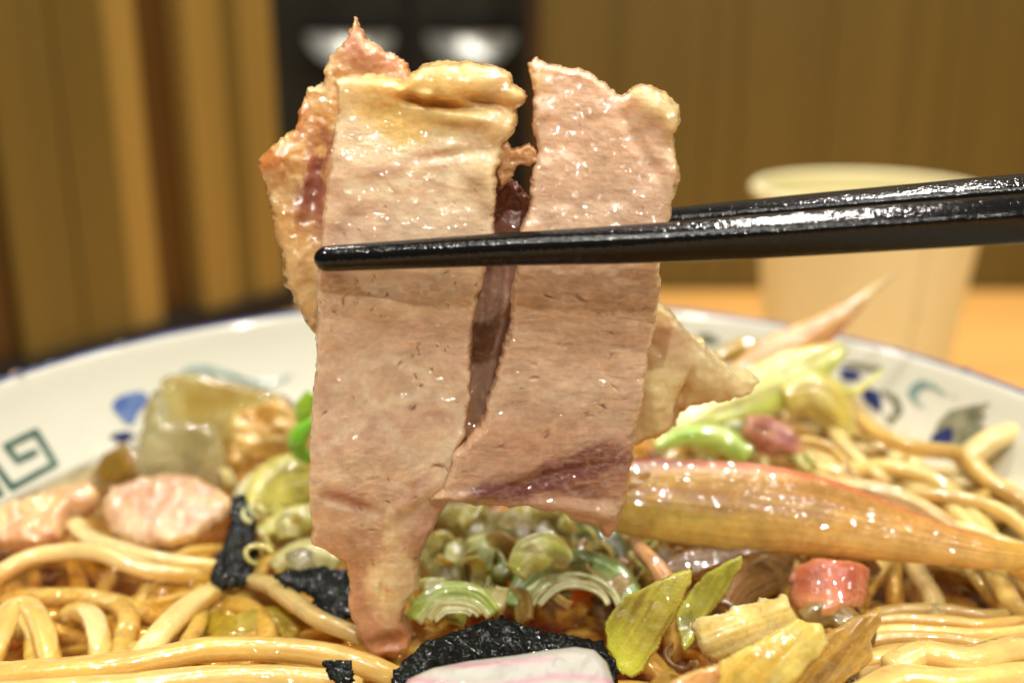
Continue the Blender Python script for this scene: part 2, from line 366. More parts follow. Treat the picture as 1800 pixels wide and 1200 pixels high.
# left partition: slanted run of boards standing nearer on the left
part = empty('wood_partition', (-17, 45, 0), 'tan wooden partition with dark upright strip left of the dark cabinet', 'partition')
pA = PY(42, 300, 41.0)[:2]; pB = PY(492, 300, 52.0)[:2]; dv = pB - pA; L = np.linalg.norm(dv); dv /= L; nv = np.array([dv[1], -dv[0]])
def frac(px):
    d = rays(px, 300)[:2]; # solve pA + s dv = k d
    A = np.array([[dv[0], -d[0]], [dv[1], -d[1]]]); return np.linalg.solve(A, -pA)[0]
def board(p0, p1, mat, name, off=0.0, th=2.0):
    s0, s1 = frac(p0), frac(p1); q0 = pA + dv * (s0 + .03); q1 = pA + dv * (s1 - .03)
    ring = [q0 + nv * off, q1 + nv * off, q1 - nv * th, q0 - nv * th]
    V = np.array([[*p, z] for z in (1.2, 55) for p in ring]); F = [(0, 1, 5, 4), (1, 2, 6, 5), (2, 3, 7, 6), (3, 0, 4, 7), (4, 5, 6, 7), (3, 2, 1, 0)]
    mk(name, V, F, mat, part, smooth=False)
board(-300, 2, M['post'], 'post', -.4)
board(2, 118, M['wall'], 'board'); board(118, 206, M['wall'], 'board', .1); board(206, 262, M['wall2'], 'board', .05)
board(262, 338, M['post'], 'post', -.8); board(338, 400, M['wall2'], 'board', .2); board(400, 432, M['wall'], 'board', .1); board(432, 488, M['wall2'], 'board', .2)
s1 = frac(500); q0 = pA - dv * 12; q1 = pA + dv * s1
ring = [q0 + nv * .6, q1 + nv * .6, q1 - nv * 2.2, q0 - nv * 2.2]
V = np.array([[*p, z] for z in (.0, 1.2) for p in ring]); mk('plinth', V, [(0, 1, 5, 4), (1, 2, 6, 5), (2, 3, 7, 6), (3, 0, 4, 7), (4, 5, 6, 7), (3, 2, 1, 0)], M['black'], part, smooth=False)
# dark cabinet with two doors and steel scoop pulls
CY = 74.0
cab = empty('kitchen_cabinet', (0, CY, -20), 'dark kitchen cabinet with two doors and shiny steel pulls', 'cabinet')
x0, x1, x2 = XatY(470, 60, CY), XatY(724, 60, CY), XatY(960, 60, CY)
V, F = box(x0 - 2, CY + .6, -30, x2 + 2, CY + 20, 60, .2); mk('carcass', V, F, M['black'], cab, smooth=False)
for a, b_, pc in ((x0, x1, 622), (x1, x2, 828)):
    V, F = box(a + .3, CY - 1, -30, b_ - .3, CY + .6, 50, .25)
    d = mk('door', V, F, M['enamel'], cab, smooth=False)
    c = PY(pc, 42, CY - 1)
    V, F = box(c[0] - 3.1, CY - 2.0, c[2] - .4, c[0] + 3.1, CY - 1, c[2] + .4, .3)
    mk('handle_bar', V, F, M['black'], d, smooth=False)
    th, ph = np.meshgrid(np.linspace(0, np.pi, 25), np.linspace(0, np.pi / 2, 13))   # half bowl scoop, open at the top
    V = np.stack([c[0] + 2.8 * np.cos(th) * np.cos(ph), CY - 2.9 + 1.8 * np.sin(th) * np.cos(ph), c[2] - .6 - 2.0 * np.sin(ph)], -1).reshape(-1, 3)
    idx = np.arange(25 * 13).reshape(13, 25); q = np.stack([idx[:-1, :-1], idx[:-1, 1:], idx[1:, 1:], idx[1:, :-1]], -1).reshape(-1, 4)
    mk('scoop_pull', V, q[:, ::-1].copy(), M['steel'], d)

# ================================================================== cup
cc = PY(1530, 322, 35.4); cx_, cy_, cz_ = cc
prof = [(0, .35), (2.6, .35), (2.62, 0.05), (2.72, .05), (2.75, .4)] + [(2.75 + (3.62 - 2.75) * t_, .4 + (cz_ - .75) * t_) for t_ in np.linspace(.1, 1, 8)]
cup = empty('paper_cup', (cx_, cy_, 0), 'cream paper cup standing behind the bowl on the table', 'cup')
V, F = lathe(prof, (cx_, cy_), 96); inner = [(3.56, cz_ - .3), (3.1, 4), (2.7, .8), (0, .7)]
V2, F2 = lathe(inner, (cx_, cy_), 96); mk('cup_wall', V, F, M['cup'], cup); mk('cup_lining', V2, F2, M['cup'], cup)
rp = [(3.66 + .17 * math.cos(a), cz_ - .25 + .17 * math.sin(a)) for a in np.linspace(0, 2 * math.pi, 13)]
V, F = lathe(rp, (cx_, cy_), 96); mk('rolled_rim', V, F, M['cup'], cup)
a0 = math.radians(-72); sm = []
for z_, r_ in ((.5, 2.79), (cz_ - .5, 3.63)):
    for da, o_ in ((-.03, .0), (-.03, .035), (.03, .035), (.03, 0)): sm.append((cx_ + (r_ + o_) * math.cos(a0 + da * 3), cy_ + (r_ + o_) * math.sin(a0 + da * 3), z_))
mk('seam', sm, [(0, 1, 5, 4), (1, 2, 6, 5), (2, 3, 7, 6)], M['cup'], cup, smooth=False)

# ================================================================== ramen bowl
BC = np.array([-.29, 14.9]); SOUP = 5.80
IN = [(0, 1.0), (2, 1.02), (3.4, 1.25), (5.5, 2.2), (7.4, 3.75), (8.35, 4.7), (9.0, 5.4), (9.55, 6.05), (10.05, 6.8), (10.36, 7.4)]
ir = np.array([p[0] for p in IN]); iz = np.array([p[1] for p in IN])
fine = catmull(np.array([(r, z, 0) for r, z in IN]), 60)[:, :2]
LIP = [(10.42, 7.5), (10.5, 7.535), (10.58, 7.5), (10.62, 7.4)]
OUT = [(10.3, 6.8), (9.6, 5.7), (8.4, 4.2), (6.4, 2.4), (4.4, 1.2), (3.7, .85), (3.6, 0), (3.25, 0), (3.15, .6), (0, .6)]
bowl = empty('ramen_bowl', (BC[0], BC[1], 0), 'white porcelain ramen bowl with blue and green painted motifs', 'bowl')
V, F = lathe([tuple(p) for p in fine] + LIP + OUT, BC, 192); mk('bowl_body', V, F, M['porcelain'], bowl)
V, F = lathe([(10.43, 7.512), (10.5, 7.55), (10.6, 7.512), (10.645, 7.4), (10.63, 7.3), (10.6, 7.32)], BC, 192); mk('rim_band', V, F, M['rim'], bowl)
def bowl_map(x, y):
    d = norm(rays(x, y)); lo = np.full(x.shape, 14.0); hi = np.full(x.shape, 40.0)
    f = lambda t: np.hypot((d[..., 0] * t - BC[0]), (d[..., 1] * t - BC[1])) - np.interp(CAM_Z + d[..., 2] * t, fine[:, 1], fine[:, 0], right=11.5)
    for _ in range(44):
        mid = (lo + hi) / 2; s = f(mid) > 0; hi = np.where(s, mid, hi); lo = np.where(s, lo, mid)
    P = CAMP + d * lo[..., None]; rad = norm(np.stack([BC[0] - P[..., 0], BC[1] - P[..., 1], 0 * lo + 7.0], -1))
    return P, rad
def motif(name, sdf, mat, step=3.0, lift=.02, **kw):
    return sheet(name, sdf, bowl_map, .012, M[mat], bowl, step=step, er=4, bend=lambda x, y: lift + 0 * x, back=False, **kw)
def meander(): return [(60, 795), (30, 809), (10, 784), (62, 759), (96, 815), (20, 857), (-22, 800)]
motif('meander_motif', line_sdf(meander(), 6.5), 'green', 2.0)
motif('meander_motif', line_sdf([(-30, 880), (2, 868), (-14, 842)], 5.0), 'green', 2.0)
motif('flower_motif', [(196, 712), (205, 698), (225, 690), (243, 688), (258, 692), (262, 706), (250, 716), (240, 726), (236, 742), (226, 748), (214, 738), (200, 726)], 'blue', rag=2)
motif('leaf_motif', [(188, 768), (200, 762), (222, 758), (238, 766), (226, 776), (204, 776)], 'navy', rag=2)
motif('wave_motif', line_sdf([(318, 655), (338, 648), (362, 648), (398, 658), (436, 670), (470, 676), (498, 668), (522, 655)], [3, 7, 8, 6, 5, 5, 3, 1]), 'teal', rag=1)
motif('leaf_motif', [(376, 748), (390, 738), (402, 736), (398, 750), (385, 760)], 'navy', rag=1)
motif('leaf_motif', [(1474, 646), (1490, 648), (1512, 655), (1518, 666), (1500, 670), (1482, 666)], 'navy', rag=2)
motif('wave_motif', line_sdf([(1480, 640), (1500, 640), (1530, 648), (1552, 644)], [2, 5, 6, 2]), 'grey', rag=1)
motif('leaf_motif', [(1512, 684), (1530, 680), (1546, 690), (1552, 712), (1548, 730), (1532, 716), (1518, 702)], 'navy', rag=2)
motif('wave_motif', line_sdf([(1556, 690), (1575, 702), (1580, 722), (1568, 742), (1556, 730)], [5, 8, 8, 6, 3]), 'grey', rag=2)
motif('swirl_motif', line_sdf([(1626, 716), (1610, 705), (1604, 690), (1618, 676), (1640, 678), (1664, 694), (1690, 700)], [2, 5, 9, 8, 5, 2, 1]), 'teal', rag=1)
motif('leaf_motif', [(1640, 766), (1650, 742), (1668, 724), (1700, 714), (1742, 708), (1728, 724), (1738, 732), (1722, 744), (1734, 752), (1712, 768), (1696, 788), (1670, 790)], 'grey', rag=2)
motif('leaf_motif', [(1634, 772), (1652, 758), (1672, 752), (1680, 762), (1676, 778), (1660, 788), (1642, 782)], 'navy', lift=.05, rag=2)
motif('leaf_motif', [(1222, 588), (1240, 584), (1268, 598), (1262, 608), (1238, 606)], 'grey', rag=2)

# ================================================================== broth
prof = [(float(np.interp(z, fine[:, 1], fine[:, 0])) + .06, z - .06) for z in np.linspace(1.05, SOUP, 14)]
prof = [(0.001, prof[0][1])] + prof + [(prof[-1][0] - .02, SOUP + .0), (9.05, SOUP - .03), (.001, SOUP - .03)]
V, F = lathe(prof, BC, 96)
tag(mk('broth', V, F, M['broth']), 'clear amber broth filling the bowl around the noodles', 'broth', kind='stuff')

# ================================================================== pork slices held by the chopsticks
def band(d, w): return np.exp(-(d / w) ** 2)
def blobs(x, y, L):
    """raised or sunken spots: (px, py, rx, ry, angle, height)"""
    h = 0
    for bx, by, rx, ry, an, a in L:
        c, s = math.cos(math.radians(an)), math.sin(math.radians(an)); u = ((x - bx) * c + (y - by) * s) / rx; v = (-(x - bx) * s + (y - by) * c) / ry
        h = h + a * np.exp(-(u * u + v * v) ** 1.3)
    return h
def spot(x, y, bx, by, rx, ry, an=0, e=1.3):
    return np.clip(blobs(x, y, [(bx, by, rx, ry, an, 1.0)]), 0, 1)
def pores(x, y, n, box_, seed, stretch=2.2, ang=-70):
    r = np.random.RandomState(seed); m = np.zeros_like(x)
    for _ in range(n):
        bx = r.uniform(box_[0], box_[2]); by = r.uniform(box_[1], box_[3]); s = r.uniform(1.1, 2.6) * (1.6 if r.rand() < .12 else 1)
        an = ang + r.uniform(-35, 35)
        near = (np.abs(x - bx) < 14) & (np.abs(y - by) < 14)
        m[near] = np.maximum(m[near], spot(x[near], y[near], bx, by, s * stretch * r.uniform(.6, 1.3), s * .8, an))
    return m
def left_col(x, y, d):
    x0_, y0_ = x, y; x = x + 22 * (fbm(x * .03, y * .03, 301, 3) - .5); y = y + 22 * (fbm(x * .03, y0_ * .03, 302, 3) - .5)
    c = np.tile(lin((240, 206, 176)), (len(x), 1))
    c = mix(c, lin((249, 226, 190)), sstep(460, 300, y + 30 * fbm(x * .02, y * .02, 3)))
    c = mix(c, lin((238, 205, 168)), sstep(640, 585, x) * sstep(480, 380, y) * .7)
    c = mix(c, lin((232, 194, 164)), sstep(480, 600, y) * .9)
    n1 = fbm(x * .012, y * .03, 5); c = mix(c, lin((222, 178, 150)), sstep(.5, .75, n1) * .7)
    c = mix(c, lin((232, 198, 160)), sstep(.5, .3, n1) * .4)
    # fat on top
    top = 222 + 30 * (fbm(x * .02, y * 0, 8) - .5) - 26 * np.exp(-((x - 620) / 60) ** 2) + 40 * np.exp(-((x - 700) / 46) ** 2)
    yf = sstep(top + 30, top - 22, y)
    c = mix(c, lin((244, 206, 128)), yf * sstep(560, 640, x)); c = mix(c, lin((246, 216, 158)), yf * .5 * sstep(680, 600, x))
    c = mix(c, lin((214, 148, 62)), blobs(x, y, [(770, 182, 50, 9, 8, .85), (850, 178, 34, 10, 12, .8), (905, 190, 18, 14, 0, .4), (725, 176, 16, 10, -20, .5)]))
    c = mix(c, lin((238, 208, 150)), blobs(x, y, [(800, 208, 70, 20, 5, .6), (870, 215, 40, 22, 30, .7)]))
    # right creamy edge
    c = mix(c, lin((228, 190, 132)), sstep(800, 880, x) * sstep(420, 230, y) * .75)
    c = mix(c, lin((196, 140, 96)), blobs(x, y, [(760, 290, 70, 7, -10, .5), (690, 325, 60, 6, 20, .35), (880, 320, 12, 30, 0, .6), (620, 375, 30, 3, 10, .5), (800, 330, 60, 4, 14, .3)]))
    # fibre webbing, lower half
    w = np.abs(fbm(x * .011 + .5 * fbm(x * .01, y * .01, 41), y * .016, 21, 4) - .5)
    c = mix(c, lin((232, 200, 168)), band(w, .02) * sstep(560, 640, y) * .6)
    w = np.abs(fbm(x * .03 - y * .012, y * .008 + x * .004, 23, 3) - .5); c = mix(c, lin((230, 194, 160)), band(w, .02) * sstep(600, 700, y) * .35)
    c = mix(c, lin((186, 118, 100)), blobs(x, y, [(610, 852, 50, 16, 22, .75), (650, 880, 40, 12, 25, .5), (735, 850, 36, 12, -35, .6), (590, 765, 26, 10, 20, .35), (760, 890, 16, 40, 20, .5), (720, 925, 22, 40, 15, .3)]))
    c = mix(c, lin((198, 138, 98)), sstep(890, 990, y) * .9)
    ln = line_sdf([(590, 668), (640, 636), (690, 624), (740, 650), (790, 700), (824, 770)], 3)(x, y); ln = np.maximum(ln, line_sdf([(570, 770), (630, 730), (690, 700), (760, 676), (815, 668)], 2)(x, y))
    ln = np.maximum(ln, line_sdf([(640, 905), (700, 850), (750, 800), (822, 742)], 4)(x, y)); ln = np.maximum(ln, line_sdf([(560, 842), (620, 812), (700, 800), (770, 780), (820, 772)], 3)(x, y)); ln = np.maximum(ln, line_sdf([(700, 960), (730, 880), (790, 820)], 4)(x, y)); ln = np.maximum(ln, line_sdf([(640, 640), (660, 700), (700, 760), (740, 800)], 2)(x, y))
    c = mix(c, lin((252, 226, 196)), sstep(-14, 3, ln + 12 * (fbm(x * .06, y * .06, 9) - .5)) * .55)
    fm = np.maximum(spot(x, y, 690, 1015, 46, 66, 8), spot(x, y, 692, 930, 20, 50, 0) * .75)
    c = mix(c, lin((255, 222, 172)), sstep(.1, .75, fm + .25 * (fbm(x * .06, y * .06, 44) - .5)) * .95); c = mix(c, lin((222, 160, 84)), spot(x, y, 676, 1030, 5, 14, 10) * .7)
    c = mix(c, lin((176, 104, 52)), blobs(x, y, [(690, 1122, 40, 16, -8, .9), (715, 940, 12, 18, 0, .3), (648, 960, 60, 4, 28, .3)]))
    c *= (1 + .16 * (fbm(x0_ * .035, y0_ * .05, 131, 4) - .5) * 2)[:, None]; w2 = np.abs(fbm(x0_ * .03 + 2 * fbm(y0_ * .01, x0_ * .01, 7), y0_ * .045, 133, 3) - .5); c = mix(c, lin((240, 212, 182)), band(w2, .03) * .10)
    fb = fbm(x0_ * .02 + y0_ * .02, y0_ * .22 - x0_ * .03, 135, 3); c = mix(c, lin((196, 146, 114)), sstep(.6, .8, fb) * .15 * sstep(520, 450, y))
    p = pores(x, y, 34, (560, 470, 840, 720), 5); p = np.maximum(p, pores(x, y, 10, (560, 720, 800, 980), 6, 3, 20)); p = np.maximum(p, pores(x, y, 16, (590, 320, 860, 430), 7, 2.6, 25) * .7)
    c = mix(c, lin((132, 66, 42)), np.clip(p, 0, 1) * .85)
    rim = sstep(7, 0, d); c = mix(c, lin((206, 150, 96)), rim * .45)
    c *= (1 + .09 * (fbm(x * .05, y * .06, 31, 3) - .5) * 2)[:, None]
    return c * np.array([1.02, 1.02, .97])
def left_h(x, y, d):
    h = .035 * (fbm(x * .015, y * .017, 50, 2) - .5) * 2 + .004 * (fbm(x * .07, y * .09, 51, 3) - .5) * 2
    h = h + .004 * (fbm(x * .3, y * .05, 52, 2) - .5) * sstep(660, 560, x) + .003 * (fbm(x * .06, y * .25, 52, 2) - .5)
    h = h + blobs(x, y, [(790, 148, 100, 40, 3, .24), (650, 165, 60, 26, 0, .06), (770, 184, 60, 9, 8, -.12), (850, 180, 36, 10, 12, -.10), (800, 208, 55, 15, 4, .09), (868, 222, 36, 26, 30, .10), (905, 172, 20, 16, 30, .06),
         (715, 176, 20, 12, 0, -.06), (745, 170, 16, 10, 0, .06), (840, 300, 30, 22, 0, .05), (790, 275, 60, 10, -8, -.04), (860, 340, 20, 30, 0, .05), (685, 1010, 45, 70, 5, .10), (690, 1120, 40, 14, -8, -.08), (672, 1030, 5, 14, 0, -.05), (735, 860, 60, 14, -35, .06), (620, 870, 60, 10, 22, -.03)])
    w = np.abs(fbm(x * .011 + .5 * fbm(x * .01, y * .01, 41), y * .016, 21, 4) - .5); h = h + .003 * band(w, .03) * sstep(560, 640, y)
    p = pores(x, y, 34, (560, 470, 840, 720), 5); p = np.maximum(p, pores(x, y, 10, (560, 720, 800, 980), 6, 3, 20))
    return h - .02 * p
def right_col(x, y, d):
    x0_, y0_ = x, y; x = x + 22 * (fbm(x * .03, y * .03, 301, 3) - .5); y = y + 22 * (fbm(x * .03, y0_ * .03, 302, 3) - .5)
    c = np.tile(lin((240, 204, 174)), (len(x), 1))
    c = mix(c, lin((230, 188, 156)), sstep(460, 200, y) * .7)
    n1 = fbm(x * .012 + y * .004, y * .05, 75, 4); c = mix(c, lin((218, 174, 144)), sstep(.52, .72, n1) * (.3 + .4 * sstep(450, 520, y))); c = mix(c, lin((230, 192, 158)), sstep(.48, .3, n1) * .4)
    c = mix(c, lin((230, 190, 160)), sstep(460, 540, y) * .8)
    c = mix(c, lin((240, 214, 160)), np.clip(blobs(x, y, [(1160, 190, 46, 30, 10, 1), (1190, 225, 22, 30, 0, .9), (1120, 165, 30, 12, 10, .7)]), 0, 1)); c = mix(c, lin((240, 190, 110)), spot(x, y, 1155, 163, 40, 9, 5) * .8)
    c = mix(c, lin((226, 192, 130)), sstep(28, 0, d) * sstep(1120, 1170, x) * .6)
    c = mix(c, lin((230, 190, 128)), spot(x, y, 945, 140, 22, 24) * .8)
    st = fbm(x * .02 + y * .01, y * .25 + x * .06, 77, 3)
    c = mix(c, lin((166, 100, 80)), np.clip(spot(x, y, 985, 832, 150, 46, -7) + spot(x, y, 1070, 790, 50, 40, -20) * .8, 0, 1) * (.35 + .7 * st))
    ln = line_sdf([(890, 660), (960, 690), (1040, 680), (1130, 640)], 3)(x, y); ln = np.maximum(ln, line_sdf([(850, 780), (920, 740), (1000, 730), (1110, 720)], 4)(x, y)); ln = np.maximum(ln, line_sdf([(1000, 790), (1060, 760), (1120, 700)], 3)(x, y))
    c = mix(c, lin((238, 208, 176)), sstep(-13, 3, ln + 12 * (fbm(x * .1, y * .1, 9) - .5)) * .45)
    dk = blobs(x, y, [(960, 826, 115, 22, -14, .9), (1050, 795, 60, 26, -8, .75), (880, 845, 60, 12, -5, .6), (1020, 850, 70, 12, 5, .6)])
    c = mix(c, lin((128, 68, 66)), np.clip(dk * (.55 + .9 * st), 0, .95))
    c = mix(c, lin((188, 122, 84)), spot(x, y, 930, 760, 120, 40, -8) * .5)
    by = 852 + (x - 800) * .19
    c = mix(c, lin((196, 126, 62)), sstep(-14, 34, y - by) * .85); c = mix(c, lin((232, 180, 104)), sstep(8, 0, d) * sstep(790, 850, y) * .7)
    c = mix(c, lin((224, 180, 140)), spot(x, y, 1060, 700, 60, 12, -30) * .4)
    c *= (1 + .16 * (fbm(x0_ * .035, y0_ * .05, 131, 4) - .5) * 2)[:, None]; w2 = np.abs(fbm(x0_ * .03 + 2 * fbm(y0_ * .01, x0_ * .01, 7), y0_ * .045, 133, 3) - .5); c = mix(c, lin((240, 212, 182)), band(w2, .03) * .10)
    fb = fbm(x0_ * .02 + y0_ * .02, y0_ * .22 - x0_ * .03, 135, 3); c = mix(c, lin((196, 146, 114)), sstep(.6, .8, fb) * .4)
    p = pores(x, y, 34, (930, 200, 1180, 400), 15, 1.5, 60) * .45; p = np.maximum(p, pores(x, y, 26, (880, 500, 1150, 800), 16, 3.4, 4) * .9)
    c = mix(c, lin((136, 74, 50)), np.clip(p, 0, 1) * .8)
    c = mix(c, lin((205, 148, 96)), sstep(6, 0, d) * .45)
    c *= (1 + .12 * (fbm(x * .025, y * .16, 33, 3) - .5) * 2)[:, None]
    return c * np.array([1.02, 1.02, .97])
def right_h(x, y, d):
    h = .035 * (fbm(x * .015, y * .02, 60, 2) - .5) * 2 + .008 * (fbm(x * .05, y * .06, 61, 3) - .5) * 2
    h = h + .009 * (fbm(x * .015, y * .16, 62, 3) - .5) * sstep(450, 520, y) + blobs(x, y, [(1160, 190, 44, 30, 10, .14), (1185, 225, 18, 24, 0, .1), (1112, 200, 14, 22, 30, -.04), (1120, 250, 60, 12, 60, -.04), (1180, 300, 18, 30, 0, .04), (960, 826, 110, 10, -14, -.05), (1000, 880, 90, 14, 8, .06), (840, 850, 60, 10, -3, .06)])
    return h - .02 * pores(x, y, 26, (880, 500, 1150, 800), 16, 3.4, 4)
org = PY(830, 600, 13.3)
pork = empty('pork_slice', org, 'front slice of pale roast pork split into two strips, held by chopsticks', 'meat')
LEFT = [(583, 142), (600, 138), (640, 131), (670, 131), (692, 140), (705, 148), (718, 130), (745, 113), (775, 108), (830, 110), (875, 117), (900, 128), (905, 150), (926, 160), (930, 172), (922, 185), (910, 195), (912, 220), (898, 245), (886, 262), (884, 290), (874, 310), (876, 350), (868, 380), (870, 410), (856, 460), (842, 520), (832, 580), (830, 640), (828, 700), (822, 760), (806, 790), (796, 830), (797, 868), (784, 890), (765, 930), (748, 962), (738, 985), (738, 1040), (716, 1058), (712, 1090), (726, 1122), (722, 1143), (700, 1150), (672, 1150), (640, 1138), (625, 1112), (612, 1060), (612, 1020), (605, 985), (575, 965), (548, 950), (550, 920), (545, 880), (546, 820), (550, 700), (556, 620), (560, 560), (560, 480), (566, 400), (572, 330), (580, 250), (586, 200)]
RIGHT = [(925, 112), (940, 105), (960, 115), (1000, 120), (1040, 132), (1075, 155), (1095, 172), (1110, 160), (1130, 152), (1160, 153), (1180, 168), (1202, 188), (1205, 215), (1192, 240), (1190, 262), (1200, 300), (1194, 330), (1182, 375), (1172, 420), (1162, 470), (1160, 520), (1150, 590), (1140, 640), (1130, 700), (1117, 750), (1110, 820), (1105, 870), (1092, 895), (1086, 930), (1076, 945), (1060, 942), (1050, 925), (1000, 910), (985, 892), (960, 898), (930, 884), (880, 880), (830, 872), (790, 862), (755, 862), (765, 846), (784, 838), (792, 806), (806, 772), (845, 740), (860, 690), (880, 620), (893, 570), (900, 510), (910, 460), (915, 400), (930, 360), (932, 320), (942, 270), (930, 220), (938, 170)]
fp = flat(830, 600, y=13.3, nrm=(0.03, -1, .02))
def lean(y): return .09 * np.sin(y / 62 + 1) * np.clip((y - 470) / 80, 0, 1) + -.55 * np.clip((455 - y) / 330, 0, 2) ** 1.15 - .10 * np.clip((y - 700) / 300, 0, 2)
def bendL(x, y): return lean(y) + .00018 * (700 - x) + .06 * np.sin(x / 70)
def bendR(x, y): return lean(y) - .0006 * (x - 1000) + .05 * np.sin(x / 60 + 1)
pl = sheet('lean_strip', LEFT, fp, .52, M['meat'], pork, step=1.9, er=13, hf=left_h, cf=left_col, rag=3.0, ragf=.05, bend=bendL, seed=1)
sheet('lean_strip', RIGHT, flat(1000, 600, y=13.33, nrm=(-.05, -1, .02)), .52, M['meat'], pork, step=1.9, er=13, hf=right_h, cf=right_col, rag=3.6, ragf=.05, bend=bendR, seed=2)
def crumb_c(x, y, d): return mix(np.tile(lin((226, 180, 130)), (len(x), 1)), lin((202, 140, 84)), fbm(x * .08, y * .08, 3))
sheet('sinew', [(872, 262), (890, 240), (900, 262), (915, 258), (930, 252), (948, 262), (946, 284), (928, 290), (910, 292), (898, 318), (880, 330), (870, 300)], flat(900, 280, y=13.65), .3, M['fat'], pork, step=1.8, er=7, hf=lambda x, y, d: .05 * (fbm(x * .1, y * .1, 2) - .3), cf=crumb_c, rag=3)
# rear slice
def rear_col(x, y, d):
    x0_, y0_ = x, y; x = x + 22 * (fbm(x * .03, y * .03, 301, 3) - .5); y = y + 22 * (fbm(x * .03, y0_ * .03, 302, 3) - .5)
    c = np.tile(lin((226, 178, 112)), (len(x), 1)); n1 = fbm(x * .03, y * .03, 81, 4)
    c = mix(c, lin((244, 212, 158)), sstep(.4, .65, n1) * .8)
    c = mix(c, lin((222, 160, 122)), blobs(x, y, [(650, 105, 70, 36, 20, .9), (615, 55, 20, 34, 0, .7)])); c = mix(c, lin((222, 140, 70)), spot(x, y, 706, 122, 24, 14, 40) * .8)
    c = mix(c, lin((196, 118, 44)), blobs(x, y, [(470, 280, 34, 22, -20, .9), (520, 205, 14, 40, 10, .8), (550, 235, 24, 40, 20, .6)]))
    pm = np.clip(blobs(x, y, [(560, 285, 24, 60, 8, 1), (535, 350, 22, 50, 0, .9), (566, 380, 14, 60, 0, .8)]), 0, 1)
    c = mix(c, lin((146, 76, 70)), pm * sstep(.28, .5, fbm(x * .05, y * .02, 88, 4)) * .9)
    lowl = sstep(390, 460, y) * sstep(700, 600, x); c = mix(c, lin((232, 198, 138)), lowl * .8)
    c = mix(c, lin((150, 108, 46)), sstep(20, 4, d) * sstep(300, 340, y) * sstep(600, 560, x) * (.5 + .5 * n1))
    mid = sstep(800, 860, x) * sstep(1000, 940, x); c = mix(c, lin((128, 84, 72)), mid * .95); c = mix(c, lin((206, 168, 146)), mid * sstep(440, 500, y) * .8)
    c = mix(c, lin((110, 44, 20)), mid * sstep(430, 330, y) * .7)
    rt = sstep(1080, 1130, x); c = mix(c, lin((255, 226, 166)), rt); c = mix(c, lin((240, 196, 160)), rt * spot(x, y, 1185, 590, 34, 44) * .6)
    c = mix(c, lin((206, 132, 52)), rt * sstep(26, 2, d) * sstep(680, 715, y)); c = mix(c, lin((200, 150, 90)), rt * band(x - 1188 - (690 - y) * .12, 7) * sstep(640, 720, y) * .7)
    return c
def rear_h(x, y, d):
    return .06 * (fbm(x * .02, y * .02, 83, 3) - .5) * 2 + .018 * sstep(900, 800, x) * (fbm(x * .07, y * .07, 84, 3) - .5) * 2 + blobs(x, y, [(490, 285, 40, 22, -30, .12), (555, 320, 14, 60, 8, -.10), (1150, 670, 36, 70, 16, .30), (1245, 650, 62, 44, 24, .28), (1180, 575, 34, 40, 10, .10), (1192, 700, 8, 50, 14, -.15), (880, 560, 12, 120, 12, .16), (850, 500, 8, 80, 5, -.05), (640, 90, 40, 30, 0, .06), (525, 450, 18, 80, -8, .08)])
REAR = [(615, 26), (622, 40), (630, 55), (640, 66), (662, 78), (684, 92), (706, 104), (718, 125), (735, 160), (800, 260), (872, 300), (900, 312), (930, 345), (960, 400), (1060, 460), (1158, 526), (1190, 556), (1215, 590), (1240, 604), (1250, 618), (1290, 650), (1326, 656), (1340, 670), (1322, 688), (1270, 704), (1212, 712), (1196, 722), (1188, 744), (1160, 760), (1115, 775), (1060, 780), (950, 800), (830, 815), (740, 790), (620, 690), (556, 600), (545, 578), (522, 545), (514, 518), (500, 500), (492, 440), (478, 398), (466, 350), (460, 320), (450, 298), (446, 280), (470, 260), (484, 246), (512, 228), (516, 200), (528, 168), (530, 154), (555, 150), (562, 120), (568, 96), (590, 78), (602, 58)]
pork2 = empty('pork_slice', PY(830, 600, 14.2), 'rear slice of pork with brown edge and fat, behind the front slice', 'meat')
sheet('lean_body', REAR, flat(830, 500, y=14.25, nrm=(.04, -1, .05)), .55, M['meat'], pork2, step=2.2, er=13, hf=rear_h, cf=rear_col, rag=3.5, ragf=.08, bend=lambda x, y: .12 * np.sin(x / 120) + lean(y) * .9, seed=4)

